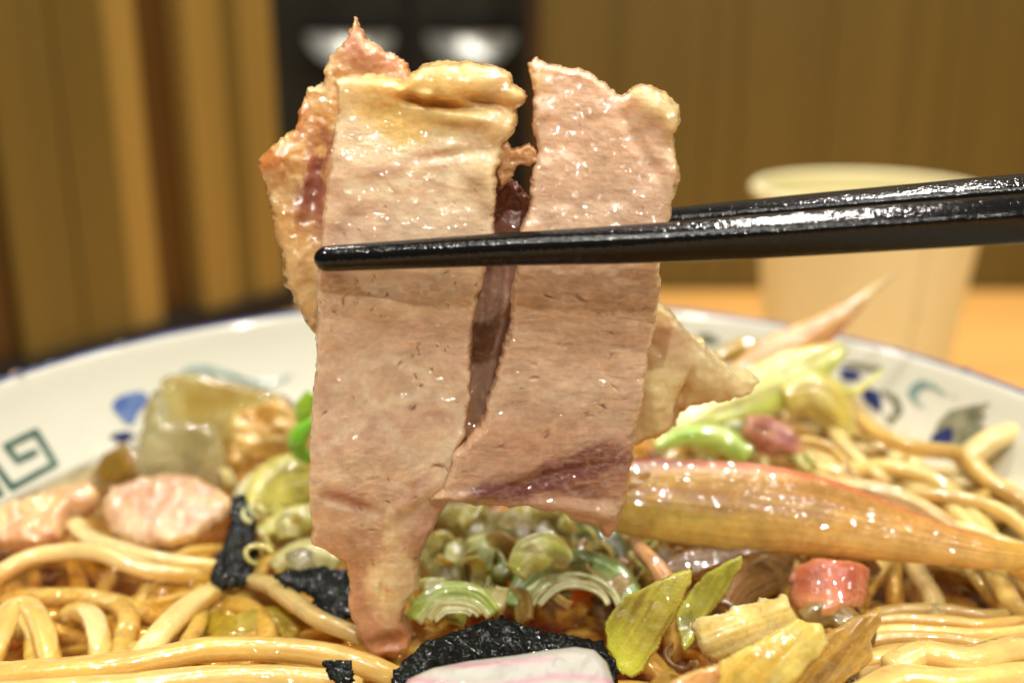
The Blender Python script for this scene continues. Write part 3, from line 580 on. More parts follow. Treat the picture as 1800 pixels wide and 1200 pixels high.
# ================================================================== chopsticks
def chopstick(pts, radii, label, up, tw):
    o = empty('chopstick', pts[0], label, 'chopstick', 'black lacquered chopsticks')
    n, m = 90, 32
    C = catmull(pts, n); T, Sd, U = frames(C, up); r = np.interp(np.linspace(0, 1, n), np.linspace(0, 1, len(radii)), radii)
    t = np.linspace(0, 1, n) ** 1.8; t[:8] = np.linspace(0, 1, 8) ** 2 * t[8] * .9; L = np.linalg.norm(C[-1] - C[0]); Ci = catmull(pts, 400); C = np.stack([np.interp(t, np.linspace(0, 1, 400), Ci[:, q]) for q in range(3)], 1); T, Sd, U = frames(C, up); r = np.interp(t, np.linspace(0, 1, len(radii)), radii); e = np.clip(t * L / .16, 0, 1); e = np.sqrt(1 - (1 - e) ** 2); e[0] = .1
    a = np.linspace(0, 2 * np.pi, m, endpoint=False); A, TT = np.meshgrid(a, t); pw = np.interp(TT, [0, .25, .5, 1], [2.1, 2.6, 4.5, 7])
    cx = np.sign(np.cos(A)) * np.abs(np.cos(A)) ** (2 / pw); sy = np.sign(np.sin(A)) * np.abs(np.sin(A)) ** (2 / pw)
    R = (r * e)[:, None]; X = (cx * math.cos(tw) - sy * math.sin(tw)) * R; Y = (cx * math.sin(tw) + sy * math.cos(tw)) * R
    V = (C[:, None] + Sd[:, None] * X[..., None] + U[:, None] * Y[..., None]).reshape(-1, 3)
    F = [(i * m + j, i * m + (j + 1) % m, (i + 1) * m + (j + 1) % m, (i + 1) * m + j) for i in range(n - 1) for j in range(m)]
    cut = 34
    F1 = [f for f in F if f[0] < cut * m]; F2 = [f for f in F if f[0] >= cut * m]
    F1.append(tuple(reversed(range(m)))); F2.append(tuple((n - 1) * m + j for j in range(m)))
    s1 = sorted({i for f in F1 for i in f}); s2 = sorted({i for f in F2 for i in f}); r1 = {v: k for k, v in enumerate(s1)}; r2 = {v: k for k, v in enumerate(s2)}
    mk('tapered_tip', V[s1], [tuple(r1[i] for i in f) for f in F1], M['lacquer'], o); mk('shaft', V[s2], [tuple(r2[i] for i in f) for f in F2], M['lacquer'], o)
ps = [PY(552, 456, 12.75), PY(850, 440, 12.72), PY(1200, 424, 12.6), PY(1800, 385, 12.35), PY(2500, 342, 12.0)]
chopstick(ps, [.15, .18, .205, .222, .228, .232, .235, .24], 'near black chopstick crossing in front of the pork slices', (0, 0, 1), math.radians(-22))
ps = [PY(640, 440, 15.2), PY(1180, 396, 15.0), PY(1800, 346, 14.0), PY(2500, 290, 13.0)]
chopstick(ps, [.14, .20, .235, .25, .26, .27], 'far black chopstick seen behind the near one, right of the pork', (0, 0, 1), math.radians(-18))

# ================================================================== noodles
NG = 'thick yellow wheat noodles in the broth'
NC = [lin(c) for c in ((232, 200, 120), (238, 208, 136), (226, 188, 102), (240, 216, 150))]
def noodle(ctrl, label=None, ra=.2, rb=.15, col=None, seed=0, n=56, tw=.6):
    C = [PZ(a, b_, c_) for a, b_, c_ in ctrl]
    o = tube('noodle', C, ra, rb, M['noodle'], NC[seed % 4] if col is None else lin(col), n=n, m=14, power=2.7, twist=tw, seed=seed, endr=.6)
    return tag(o, label or 'thick yellow wheat noodle tangled among others in the broth', 'noodle', NG)
noodle([(-40, 1035, 5.5), (40, 985, 5.75), (110, 970, 5.85), (180, 972, 5.9), (250, 1000, 5.75), (330, 1012, 5.55), (420, 1005, 5.4)], 'noodle arching over dark broth below the pink pork at the bowl side', .18, .14, seed=1)
noodle([(118, 905, 5.7), (150, 940, 5.75), (210, 965, 5.75), (290, 985, 5.7), (400, 1000, 5.6)], 'noodle running along the lower edge of the pink pork piece', .17, .13, seed=3)
noodle([(-30, 1200, 5.6), (0, 1120, 5.75), (20, 1070, 5.8), (50, 1066, 5.8), (72, 1100, 5.8), (92, 1180, 5.6), (98, 1230, 5.4)], 'noodle looped upright at the lower left corner of the broth', .175, .135, seed=2)
noodle([(60, 1230, 5.4), (62, 1150, 5.6), (60, 1110, 5.7), (40, 1090, 5.7), (20, 1120, 5.6)], None, .15, .13, seed=0)
noodle([(110, 1080, 5.5), (140, 1075, 5.6), (165, 1090, 5.7), (175, 1140, 5.65), (172, 1220, 5.5)], 'short noodle standing between two looped noodles at lower left', .17, .13, seed=3)
noodle([(150, 1055, 5.4), (200, 1060, 5.5), (225, 1090, 5.55), (215, 1130, 5.5), (205, 1180, 5.5)], None, .17, .13, seed=1)
noodle([(395, 1030, 5.55), (350, 1055, 5.7), (310, 1085, 5.75), (270, 1130, 5.75), (235, 1180, 5.6)], 'noodle slanting down leftwards from the small nori pieces', .19, .15, seed=1)
noodle([(-40, 1192, 5.9), (80, 1182, 6.0), (220, 1168, 6.05), (360, 1142, 6.1), (480, 1140, 6.1), (580, 1152, 6.0), (660, 1176, 5.85), (740, 1215, 5.5)], 'long thick noodle sweeping across the bottom left of the bowl', .215, .16, seed=2, n=90)
noodle([(-20, 1225, 6.0), (200, 1210, 6.05), (400, 1190, 6.05), (560, 1196, 6.0), (640, 1215, 5.9)], 'lowest noodle lying in front of the long sweeping one', .21, .16, seed=0, n=70)
noodle([(440, 1018, 5.7), (480, 1032, 5.85), (520, 1060, 5.9), (560, 1088, 5.9), (625, 1115, 5.85), (700, 1150, 5.4)], 'glassy pale noodle curving under the nori beside the pork tip', .15, .12, (205, 178, 112), seed=3)
noodle([(300, 1030, 5.3), (330, 1060, 5.35), (340, 1110, 5.35), (360, 1150, 5.3)], None, .16, .13, seed=2)
noodle([(190, 1100, 5.3), (260, 1050, 5.35), (330, 1030, 5.35), (400, 1060, 5.3)], None, .17, .13, seed=1)
noodle([(420, 1180, 5.4), (470, 1120, 5.5), (440, 1070, 5.5), (380, 1060, 5.4)], None, .15, .12, seed=0)
# right hand heap
noodle([(1330, 790, 6.3), (1400, 815, 6.5), (1470, 830, 6.5), (1560, 820, 6.5), (1650, 850, 6.4), (1730, 930, 6.2), (1770, 1020, 6.0)], 'noodle curving down the right side of the noodle heap', .2, .15, seed=0, n=80)
noodle([(1480, 690, 6.7), (1530, 750, 6.8), (1600, 785, 6.8), (1690, 800, 6.6), (1745, 850, 6.4), (1830, 900, 6.2)], 'noodle hugging the bowl wall under the painted flowers', .19, .15, seed=2, n=80)
noodle([(1680, 820, 6.3), (1720, 790, 6.6), (1760, 765, 6.8), (1850, 735, 6.9), (1950, 700, 7.0)], 'thick noodle lying against the right bowl wall', .25, .18, seed=3)
noodle([(1440, 700, 6.6), (1470, 760, 6.7), (1500, 800, 6.6), (1560, 850, 6.4)], 'noodle hanging down from the lime green leaf', .17, .13, seed=1)
noodle([(1400, 840, 6.1), (1500, 865, 6.2), (1590, 880, 6.2), (1640, 910, 6.1), (1690, 980, 5.9)], None, .18, .14, (232, 176, 84), seed=3)
noodle([(1590, 850, 6.2), (1660, 880, 6.3), (1720, 940, 6.2), (1790, 1010, 6.0)], None, .18, .14, seed=1)
noodle([(1350, 760, 6.3), (1420, 780, 6.5), (1500, 790, 6.5), (1560, 800, 6.4)], None, .15, .12, (214, 190, 130), seed=2)
noodle([(1590, 960, 5.6), (1615, 1010, 5.75), (1640, 1050, 5.8), (1650, 1100, 5.7)], 'short noodle dropping from the long amber ginger layer', .16, .13, (205, 178, 118), seed=3)
noodle([(1730, 960, 5.8), (1755, 1020, 5.9), (1780, 1060, 5.9), (1830, 1100, 5.8)], None, .17, .14, seed=2)
for k in range(7):
    yy = 1076 + k * 17; dx = (-1) ** k * 8
    noodle([(1500 + dx, yy + 12 + 5 * math.sin(k * 2.1), 5.6 + .06 * k), (1570 + dx, yy - 2 + 5 * math.sin(k * 3.3), 5.75 + .06 * k), (1660, yy - 4 + 4 * (k % 3), 5.8 + .06 * k), (1740, yy + 6, 5.8 + .06 * k), (1850, yy - 8 - 6 * (k % 2), 5.7 + .06 * k)],
           None if k not in (0, 6) else ('top noodle of the parallel bundle at lower right' if k == 0 else 'bottom noodle of the parallel bundle at lower right'), .11 + .03 * (k > 3), .1, [(214, 180, 104), (222, 176, 92), (238, 204, 122)][k % 3], seed=k)
noodle([(1560, 1185, 6.2), (1620, 1150, 6.35), (1700, 1160, 6.4), (1780, 1140, 6.35), (1850, 1150, 6.3)], None, .22, .16, (242, 208, 128), seed=9)
noodle([(1500, 1240, 6.2), (1580, 1195, 6.35), (1690, 1200, 6.4), (1850, 1180, 6.3)], None, .24, .18, (242, 206, 124), seed=5)
# submerged / filler strands
for k in range(64):
    r = random.Random(100 + k)
    a = r.uniform(0, 2 * math.pi); rr = 7.3 * math.sqrt(r.random()); c0 = np.array([BC[0] + rr * math.cos(a), BC[1] + rr * math.sin(a)])
    if c0[1] < 10.5: c0[1] = 21 - c0[1]
    z0 = r.uniform(4.4, 5.25); h = r.uniform(0, 6.28); pts = []; p = c0.copy()
    for i in range(6):
        pts.append((p[0], p[1], z0 + .25 * math.sin(i * 1.3 + k))); h += r.uniform(-.8, .8); q = p + .9 * np.array([math.cos(h), math.sin(h)])
        if np.hypot(*(q - BC)) > 7.7: h += 2.0; q = p + .9 * np.array([math.cos(h), math.sin(h)])
        p = q
    o = tube('noodle', np.array(pts), .18, .14, M['noodle'], NC[k % 4] * .95, n=40, m=12, power=2.6, twist=.7, seed=k)
    tag(o, 'thick yellow wheat noodle tangled among others in the broth', 'noodle', NG)

def heap(cx, cy, rx, ry, z0, z1, n, seed, rad=.17, cols=None):
    for k in range(n):
        r = random.Random(seed + k); a = r.uniform(0, 6.28); q = math.sqrt(r.random()); p = np.array([cx + rx * q * math.cos(a), cy + ry * q * math.sin(a)])
        f = q * q; z = z1 - (z1 - z0) * f - r.uniform(0, .35); h = r.uniform(0, 6.28); pts = []
        for i in range(6):
            zz = z - .12 * (i - 2.5) ** 2 * .75 - (.25 * max(0, np.hypot((p[0] - cx) / rx, (p[1] - cy) / ry) - .8)); pts.append((p[0], p[1], zz)); h += r.uniform(-.6, .6); p = p + .75 * np.array([math.cos(h), math.sin(h)])
            d = np.hypot(*(p - BC)); m_ = float(np.interp(zz, fine[:, 1], fine[:, 0])) - .35
            if d > m_: p = BC + (p - BC) * m_ / d; h += .9
        tag(tube('noodle', np.array(pts), rad * r.uniform(.85, 1.15), rad * .8, M['noodle'], NC[k % 4], n=40, m=12, power=2.6, twist=.7, seed=k), 'thick yellow wheat noodle tangled among others in the broth', 'noodle', NG)
heap(5.2, 18.2, 3.4, 2.6, 5.2, 6.45, 50, 900, .15)
heap(5.6, 14.6, 2.4, 2.2, 5.0, 5.9, 16, 950)
heap(7.0, 17.6, 1.5, 2.2, 5.9, 6.7, 24, 1300, .15)
heap(5.6, 19.9, 1.8, 1.3, 5.9, 6.7, 16, 1400, .14)
heap(-4.6, 14.4, 3.2, 2.2, 5.3, 5.70, 46, 990, .14)
heap(-1.5, 13.6, 2.6, 1.2, 5.35, 5.70, 22, 1100, .13)
# ================================================================== things on the left
def pink_c(x, y, d):
    c = mix(np.tile(lin((210, 174, 130)), (len(x), 1)), lin((190, 142, 106)), sstep(.35, .65, fbm(x * .03, y * .05, 7))); return mix(c, lin((236, 204, 150)), sstep(14, 2, d) * .7)
def pink_h(x, y, d): return .10 * (fbm(x * .05, y * .07, 7) - .4)
tag(sheet('pork_piece', [(185, 885), (200, 862), (240, 846), (300, 838), (350, 845), (395, 868), (412, 885), (400, 910), (370, 935), (330, 955), (280, 968), (230, 962), (195, 940), (180, 910)], flat(300, 905, z=5.85, nrm=(0, -.38, 1)), .4, M['meat'], step=3, er=22, hf=pink_h, cf=pink_c, rag=4), 'oval pink pork piece floating between translucent vegetable and noodles', 'meat')
def chunk_c(x, y, d):
    c = mix(np.tile(lin((222, 184, 126)), (len(x), 1)), lin((208, 154, 106)), sstep(.4, .6, fbm(x * .03, y * .03, 17))); return mix(c, lin((212, 130, 56)), sstep(930, 970, y + .3 * x - 30) * .6)
tag(sheet('pork_piece', [(-60, 930), (-20, 900), (40, 885), (90, 872), (130, 858), (165, 852), (178, 870), (165, 895), (130, 905), (118, 930), (110, 955), (70, 972), (20, 965), (-40, 975)], flat(60, 930, z=5.75, nrm=(0, -.45, 1)), .5, M['fat'], step=3, er=20, hf=lambda x, y, d: .2 * (fbm(x * .03, y * .04, 27) - .4), cf=chunk_c, rag=5), 'fatty orange pork piece at the left bowl wall', 'meat')
def clear_c(a, b_): return lambda x, y, d: mix(np.tile(lin(a), (len(x), 1)), lin(b_), sstep(.3, .7, fbm(x * .02, y * .02, 3)))
tag(sheet('vegetable_slab', [(282, 668), (300, 656), (330, 655), (380, 664), (440, 676), (492, 690), (520, 706), (540, 760), (520, 800), (455, 815), (430, 800), (330, 790), (272, 760), (276, 700)], flat(400, 740, y=20.2, nrm=(0, -1, .35)), .35, M['clear'], step=4, er=16, cf=clear_c((226, 210, 140), (206, 176, 92)), hf=lambda x, y, d: .08 * fbm(x * .03, y * .03, 4), rag=4), 'olive translucent vegetable slab leaning on the painted bowl wall', 'vegetable')
tag(sheet('vegetable_slab', [(262, 700), (280, 672), (300, 740), (376, 744), (392, 780), (402, 830), (395, 858), (330, 850), (250, 848), (238, 820), (248, 760)], flat(320, 790, y=19.0, nrm=(-.1, -1, .4)), .4, M['clear'], step=4, er=16, cf=clear_c((234, 228, 184), (222, 214, 160)), hf=lambda x, y, d: .08 * fbm(x * .03, y * .03, 9), rag=3), 'pale translucent vegetable cube in front of the olive slab', 'vegetable')
tag(sheet('vegetable_slab', [(180, 800), (215, 775), (250, 790), (245, 850), (200, 858), (150, 850)], flat(210, 820, y=19.3, nrm=(-.1, -1, .6)), .3, M['clear'], step=4, er=14, cf=clear_c((206, 170, 70), (188, 150, 50)), rag=3), 'amber translucent sliver between bowl wall and pale cube', 'vegetable')
def amber_c(x, y, d): return mix(np.tile(lin((228, 190, 104)), (len(x), 1)), lin((206, 156, 66)), sstep(.35, .65, fbm(x * .03, y * .03, 13)))
tag(sheet('cabbage_leaf', [(400, 740), (440, 715), (490, 700), (540, 730), (560, 790), (540, 850), (480, 862), (420, 860), (395, 820), (410, 780)], flat(470, 790, y=19.4, nrm=(.1, -1, .5)), .2, M['veg'], step=3, er=8, cf=amber_c, hf=lambda x, y, d: .5 * (fbm(x * .02, y * .03, 15, 3) - .5), rag=5), 'crumpled amber cabbage leaf left of the hanging pork', 'cabbage')
# right of it: green onion
GREEN = lambda a, b_: (lambda s, t_: mix(np.tile(lin(a), (len(s), 1)), lin(b_), sstep(.2, .8, fbm(s * 1.5, t_ * 3, 5))))
def onion(ctrl, hw, nrm, a, b_, label, bow=1.1, thick=.12, cat='green onion', name='green_onion', grp=None, seed=0, mode='z', mat='veg', wave=.03, ribs=8, ribh=.008):
    C = [PZ(*c) if mode == 'z' else PY(*c) for c in ctrl]
    o = blade(name, C, hw, nrm, M[mat], a if callable(a) else GREEN(a, b_), bow=bow, thick=thick, nt=60, ns=26, seed=seed, wave=wave, ribs=ribs, ribh=ribh)
    return tag(o, label, cat, grp)
onion([(548, 690, 18.2), (530, 720, 18.1), (532, 750, 18.1)], [.14, .2, .14], (-.4, -1, .3), (186, 222, 60), (150, 206, 50), 'upper bright green onion ring by the hanging pork', mode='y')
onion([(552, 740, 17.6), (522, 765, 17.5), (520, 790, 17.5), (548, 812, 17.6)], [.1, .19, .19, .1], (-.5, -1, .2), (140, 208, 40), (112, 190, 36), 'lower vivid green onion ring touching the hanging pork', mode='y')
CY_ = ((224, 214, 130), (196, 190, 84))
onion([(440, 890, 5.9), (455, 850, 6.2), (490, 825, 6.4), (540, 812, 6.5)], [.15, .3, .3, .2], (-.3, -1, .7), *CY_, 'pale yellow curved onion piece above the left nori', seed=2)
onion([(470, 905, 5.9), (500, 870, 6.2), (560, 850, 6.4)], [.25, .45, .3], (0, -1, .8), (206, 196, 96), (170, 158, 56), 'yellow green onion piece tucked beside the pork strip', seed=3)
onion([(455, 940, 5.8), (510, 915, 6.0), (580, 900, 6.1)], [.2, .3, .25], (0, -1, .9), (214, 206, 120), (176, 168, 72), 'onion strip below the yellow green piece', seed=4)
onion([(480, 1000, 5.7), (530, 970, 5.9), (600, 985, 5.9)], [.2, .34, .25], (0, -1, 1.2), (178, 176, 100), (206, 200, 140), 'pale olive onion piece above the nori by the pork tip', seed=5)
tag(sheet('onion_cube', [(500, 975), (530, 962), (552, 970), (556, 998), (530, 1008), (505, 1000)], flat(530, 985, z=6.1, nrm=(0, -.6, 1)), .3, M['clear'], step=3, er=12, cf=clear_c((222, 220, 190), (200, 196, 150)), rag=2), 'tiny white onion cube above the left nori sheet', 'onion')
onion([(350, 1095, 5.4), (410, 1110, 5.5), (480, 1095, 5.5), (520, 1120, 5.4)], [.2, .35, .35, .2], (0, -.6, 1), (200, 190, 80), (176, 168, 60), 'submerged yellow leaf above the long sweeping noodle', seed=6, bow=.5)

# nori
def nori_c(x, y, d): return mix(np.tile(np.array([.0015, .0025, .002]), (len(x), 1)), np.array([.010, .015, .009]), sstep(.4, .75, fbm(x * .12, y * .12, 3)))
def nori_h(x, y, d): return .05 * (fbm(x * .09, y * .12, 19, 4) - .4)
def nori(P, mp, label, step=2.5, bend=None, th=.08):
    return tag(sheet('nori_piece', P, mp, th, M['nori'], step=step, er=5, cf=nori_c, hf=nori_h, rag=4, ragf=.12, bend=bend), label, 'seaweed')
nori([(405, 872), (425, 866), (440, 885), (448, 920), (452, 955), (420, 965), (395, 960), (402, 915)], flat(425, 915, z=6.0, nrm=(.1, -.7, .8)), 'upright nori chip at the right tip of the pink pork')
nori([(384, 968), (400, 955), (452, 955), (456, 975), (448, 1005), (435, 1030), (410, 1030), (390, 1042), (368, 1035), (372, 1000)], flat(415, 1000, z=5.85, nrm=(0, -.4, 1)), 'square nori piece just below the upright chip')
nori([(480, 1010), (510, 1000), (560, 995), (612, 1000), (630, 1030), (625, 1075), (600, 1098), (570, 1080), (540, 1045), (500, 1030)], flat(570, 1035, z=6.0, nrm=(0, -.5, 1)), 'ragged nori piece left of the hanging pork tip')
nori([(565, 1160), (580, 1156), (618, 1160), (622, 1198), (600, 1215), (575, 1190)], flat(595, 1180, z=6.45, nrm=(0, -.6, 1)), 'smallest nori scrap at the bottom edge left of the fish cake')
nori([(676, 1225), (690, 1175), (720, 1150), (745, 1128), (790, 1112), (840, 1100), (880, 1086), (915, 1098), (960, 1106), (1010, 1112), (1060, 1122), (1085, 1160), (1090, 1225), (900, 1240)], flat(880, 1150, z=6.2, nrm=(0, -.55, 1)), 'large wet nori sheet between green onions and fish cake', step=2.5, bend=lambda x, y: .12 * np.sin(x / 60) * .6)
# fish cake
def cake_c(x, y, d):
    c = np.tile(lin((186, 183, 170)), (len(x), 1)); s = np.abs((y - 1181 + .00022 * (x - 880) ** 2) - 6 * np.sin((x - 700) / 60))
    s2 = np.abs(y - 1215 - 10 * np.sin((x - 760) / 50)); return mix(c, lin((196, 116, 144)), np.clip(band(s, 5) * sstep(760, 820, x) * sstep(1010, 940, x) + band(s2, 7), 0, 1) * .6)
tag(sheet('fish_cake', [(700, 1230), (715, 1200), (760, 1180), (830, 1166), (900, 1158), (960, 1148), (1010, 1142), (1045, 1148), (1068, 1170), (1082, 1210), (1080, 1290), (880, 1310), (740, 1290)], flat(880, 1200, z=6.6, nrm=(0, -.62, 1)), .5, M['cake'], step=3, er=22, cf=cake_c, hf=lambda x, y, d: .04 * fbm(x * .02, y * .02, 3)), 'white fish cake slice with pink swirl in front of the nori', 'fish cake')

# ================================================================== green onions in the middle
def arc(cx, cy, rx, ry, a0, a1, z, n=9, dz=0):
    return [PZ(cx + rx * math.cos(math.radians(a)), cy + ry * math.sin(math.radians(a)), z + dz * math.sin(math.radians(a))) for a in np.linspace(a0, a1, n)]
def ring(cx, cy, rx, ry, a0, a1, z, layers, label, hgt=.2, grp='chopped green onion rings'):
    o = empty('green_onion', PZ(cx, cy, z), label, 'green onion', grp)
    for k, (f, col, th) in enumerate(layers):
        C = arc(cx, cy, rx * f, ry * f, a0 + 5 * k, a1 - 7 * k, z + .02 * k, dz=-.25); q = len(C)
        C = np.array(C) + .05 * np.stack([fbm(np.arange(q) * .7, np.arange(q) * 0 + k, s_ + 5) - .5 for s_ in (1, 2, 3)], 1)
        def lc(s, t_, col=col, k=k):
            c = np.tile(lin(col), (len(s), 1)); c = mix(c, lin((226, 222, 170)), sstep(-.1, .9, s * (1 if k else .9)) * .85); return c * (1 + .3 * (fbm(s * 6, t_ * 2, k + 3) - .5))[:, None]
        blade('onion_layer', C, [th * .8, th, th * 1.1, th, th * .7], (.05, -.75, .7), M['veg'], lc, o, thick=.09 - .02 * k, bow=.7, nt=60, ns=24, ribs=5, ribh=.006, seed=k + int(cx), wave=.03)
ring(800, 1100, 74, 58, 190, 338, 6.05, [(1, (170, 190, 84), .17), (.66, (190, 186, 126), .07), (.5, (206, 200, 146), .05)], 'bright half ring of green onion nearest the pork tip', .22)
ring(1010, 1085, 110, 98, 192, 352, 6.05, [(1, (134, 164, 86), .21), (.74, (176, 180, 120), .07), (.6, (216, 210, 162), .06)], 'largest dark green onion half ring behind the nori', .26)
onion([(905, 1008, 6.6), (930, 975, 6.8), (965, 965, 6.8), (1000, 985, 6.6)], [.16, .27, .3, .14], (0, -1, .9), (228, 226, 160), (200, 204, 96), 'thick pale onion chunk above the largest half ring', bow=1.2, thick=.25, seed=11)
sq = lambda P, c1, c2, z, lab, nr=(0, -.7, 1): tag(sheet('onion_square', P, flat(P[0][0], P[0][1], z=z, nrm=nr), .22, M['veg'], step=3, er=9, cf=clear_c(c1, c2), rag=1.5, hf=lambda x, y, d: .05 * fbm(x * .04, y * .04, 6)), lab, 'green onion')
sq([(816, 950), (852, 936), (872, 980), (860, 1005), (828, 1000)], (190, 198, 120), (166, 176, 90), 6.2, 'olive green onion square pointing up behind the bright half ring')
sq([(780, 960), (812, 945), (826, 990), (800, 1010), (778, 1000)], (190, 186, 112), (164, 162, 84), 6.0, 'dull olive onion square left of the pointed one')
sq([(742, 1030), (756, 1016), (786, 1018), (792, 1034), (770, 1050), (744, 1052)], (206, 206, 160), (184, 186, 120), 6.15, 'small white onion bit on top of the bright half ring')
sq([(856, 1050), (872, 1030), (896, 1036), (898, 1062), (880, 1085), (862, 1072)], (206, 196, 130), (180, 170, 92), 6.1, 'cream onion bit wedged between the two half rings')
sq([(1066, 990), (1090, 980), (1112, 990), (1116, 1020), (1090, 1018)], (186, 160, 104), (164, 134, 78), 6.1, 'brownish onion bit right of the largest half ring')
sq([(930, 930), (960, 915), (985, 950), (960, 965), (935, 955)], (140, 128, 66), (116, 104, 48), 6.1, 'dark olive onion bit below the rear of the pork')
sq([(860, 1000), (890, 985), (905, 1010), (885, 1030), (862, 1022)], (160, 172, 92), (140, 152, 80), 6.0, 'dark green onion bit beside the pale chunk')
noodle([(846, 880, 6.6), (842, 900, 6.5), (826, 918, 6.4), (810, 928, 6.3)], 'thin greenish shred below the split of the pork', .06, .05, (190, 180, 90), seed=1)
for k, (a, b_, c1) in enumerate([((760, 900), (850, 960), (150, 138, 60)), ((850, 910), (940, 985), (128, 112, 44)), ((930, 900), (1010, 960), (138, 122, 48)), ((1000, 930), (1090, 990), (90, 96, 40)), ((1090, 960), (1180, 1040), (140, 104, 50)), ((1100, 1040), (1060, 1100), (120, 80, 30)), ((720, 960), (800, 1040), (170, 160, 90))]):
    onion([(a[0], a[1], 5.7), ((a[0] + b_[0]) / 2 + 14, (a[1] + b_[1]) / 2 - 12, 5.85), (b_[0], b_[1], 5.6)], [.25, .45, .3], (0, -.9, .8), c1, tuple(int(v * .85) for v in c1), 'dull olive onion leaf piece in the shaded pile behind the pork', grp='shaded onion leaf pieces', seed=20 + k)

PAL = [(184, 190, 84), (208, 204, 112), (150, 172, 62), (228, 220, 150), (190, 176, 80), (176, 146, 64), (216, 212, 110)]
def scraps(x0, y0, x1, y1, z0, z1, n, seed, label, grp, pal, rmin=.12, rmax=.26):
    for k in range(n):
        r = random.Random(seed + k); px = r.uniform(x0, x1); py = r.uniform(y0, y1); z = z0 + (z1 - z0) * r.random(); p = PZ(px, py, z); h = r.uniform(0, 6.28); L = r.uniform(.35, .85)
        dx, dy = math.cos(h) * L / 2, math.sin(h) * L / 2; w = r.uniform(rmin, rmax); nr = norm(np.array([r.uniform(-.8, .8), r.uniform(-1.2, -.1), r.uniform(.3, 1)]))
        C = [p + np.array([-dx, -dy, -.08]), p + np.array([dy * .3, -dx * .3, .08]), p + np.array([dx, dy, -.08])]
        c1 = pal[r.randrange(len(pal))]; c2 = tuple(int(v * .8) for v in c1)
        if k % 5 < 3:
            ax = norm(np.array([r.uniform(-.7, .7), r.uniform(-1, .1), r.uniform(.2, 1.2)])); e1 = norm(np.cross(ax, [.3, .2, 1.0])); e2 = np.cross(ax, e1); rr = r.uniform(.16, .36); sp = r.uniform(2.2, 4.6); a0 = r.uniform(0, 6.28); an = np.linspace(a0, a0 + sp, 9)
            rad = np.cos(an)[:, None] * e1 + np.sin(an)[:, None] * e2 * r.uniform(.6, 1); C = p + rad * rr + ax * (.05 * np.sin(an * 2))[:, None]; hw_ = r.uniform(.07, .15)
            def rc(s, t_, c1=c1, c2=c2): c = mix(np.tile(lin(c1), (len(s), 1)), lin((230, 226, 176)), sstep(-.9, .9, s) * .6); return c * (1 + .35 * (fbm(t_ * 5, s * 2, seed) - .5))[:, None]
            o = blade('onion_scrap', C, [hw_] * 5, rad, M['veg'], rc, bow=.25, thick=r.uniform(.035, .07), nt=34, ns=12, seed=seed + k, ribh=.004); tag(o, label, 'green onion', grp); continue
        o = blade('onion_scrap', C, [w * r.uniform(.7, 1), w, w, w * r.uniform(.7, 1)], nr, M['veg'], GREEN(c1, c2), bow=r.uniform(.25, 1.2), thick=r.uniform(.05, .11), nt=26, ns=18, seed=seed + k, wave=.04, ribh=.006)
        tag(o, label, 'green onion', grp)
scraps(740, 890, 1170, 1070, 5.6, 6.15, 60, 2000, 'small onion scrap in the shaded green heap behind the hanging pork', 'onion scraps heaped behind the pork', PAL)
scraps(430, 820, 620, 990, 5.4, 6.1, 26, 2100, 'small pale onion scrap between the left nori and the pork', 'onion scraps left of the pork', [(214, 204, 120), (196, 186, 88), (222, 214, 150), (186, 168, 70)])
scraps(180, 770, 480, 850, 5.6, 6.1, 10, 2200, 'small amber scrap floating round the translucent slabs', 'amber scraps round the slabs', [(190, 160, 70), (176, 140, 50), (204, 184, 110)])
scraps(1180, 690, 1520, 820, 6.0, 6.9, 22, 2300, 'small yellow scrap among the leaves behind the long amber layer', 'yellow scraps behind the amber layer', [(214, 190, 96), (196, 196, 90), (228, 208, 130), (196, 150, 70)], .14, .3)
scraps(1180, 960, 1540, 1180, 5.5, 6.2, 24, 2400, 'small brownish scrap in the hollow under the long amber layer', 'brown scraps under the amber layer', [(140, 100, 44), (170, 136, 60), (120, 84, 36), (190, 160, 84)], .14, .3)
# ================================================================== right hand vegetables
def gin_c(s, t_):
    n1 = fbm(s * 9, t_ * 1.6, 5, 4); c = mix(np.tile(lin((240, 194, 104)), (len(s), 1)), lin((226, 166, 84)), sstep(.35, .7, n1)); c = mix(c, lin((244, 208, 130)), sstep(.45, .2, n1) * .5)
    c = mix(c, lin((212, 104, 70)), sstep(-.5, -1.0, s + .2 * (t_ - .4)) * sstep(1.0, .75, t_)); c = mix(c, lin((222, 206, 100)), sstep(.5, .1, t_) * sstep(-.2, .6, s) * .9); c = mix(c, lin((234, 192, 64)), sstep(.75, 1, t_) * .8)
    return mix(c, lin((228, 180, 84)), band(s - .75, .3) * .5)
def ginger(ctrl, hw, nrm, cf, label, mode='y', bow=1.0, thick=.12, nt=120, ns=48, ribs=10, ribh=.012, seed=0, wave=.0, grp=None):
    C = [(PY if mode == 'y' else PZ)(*c) for c in ctrl]
    return tag(blade('ginger_bud_layer', C, hw, nrm, M['veg'], cf, bow=bow, thick=thick, nt=nt, ns=ns, ribs=ribs, ribh=ribh, seed=seed, wave=wave), label, 'vegetable', grp)
ginger([(1010, 850, 15.2), (1120, 866, 15.0), (1250, 878, 14.9), (1400, 892, 14.7), (1550, 925, 14.5), (1680, 958, 14.3), (1780, 975, 14.2), (1900, 978, 14.2)], [.50, .62, .68, .70, .62, .46, .30, .2, .16], (.05, -1, .8), gin_c, 'long curved amber and pink ginger layer across the right', bow=.72, thick=.16, ribh=.007, ribs=14)
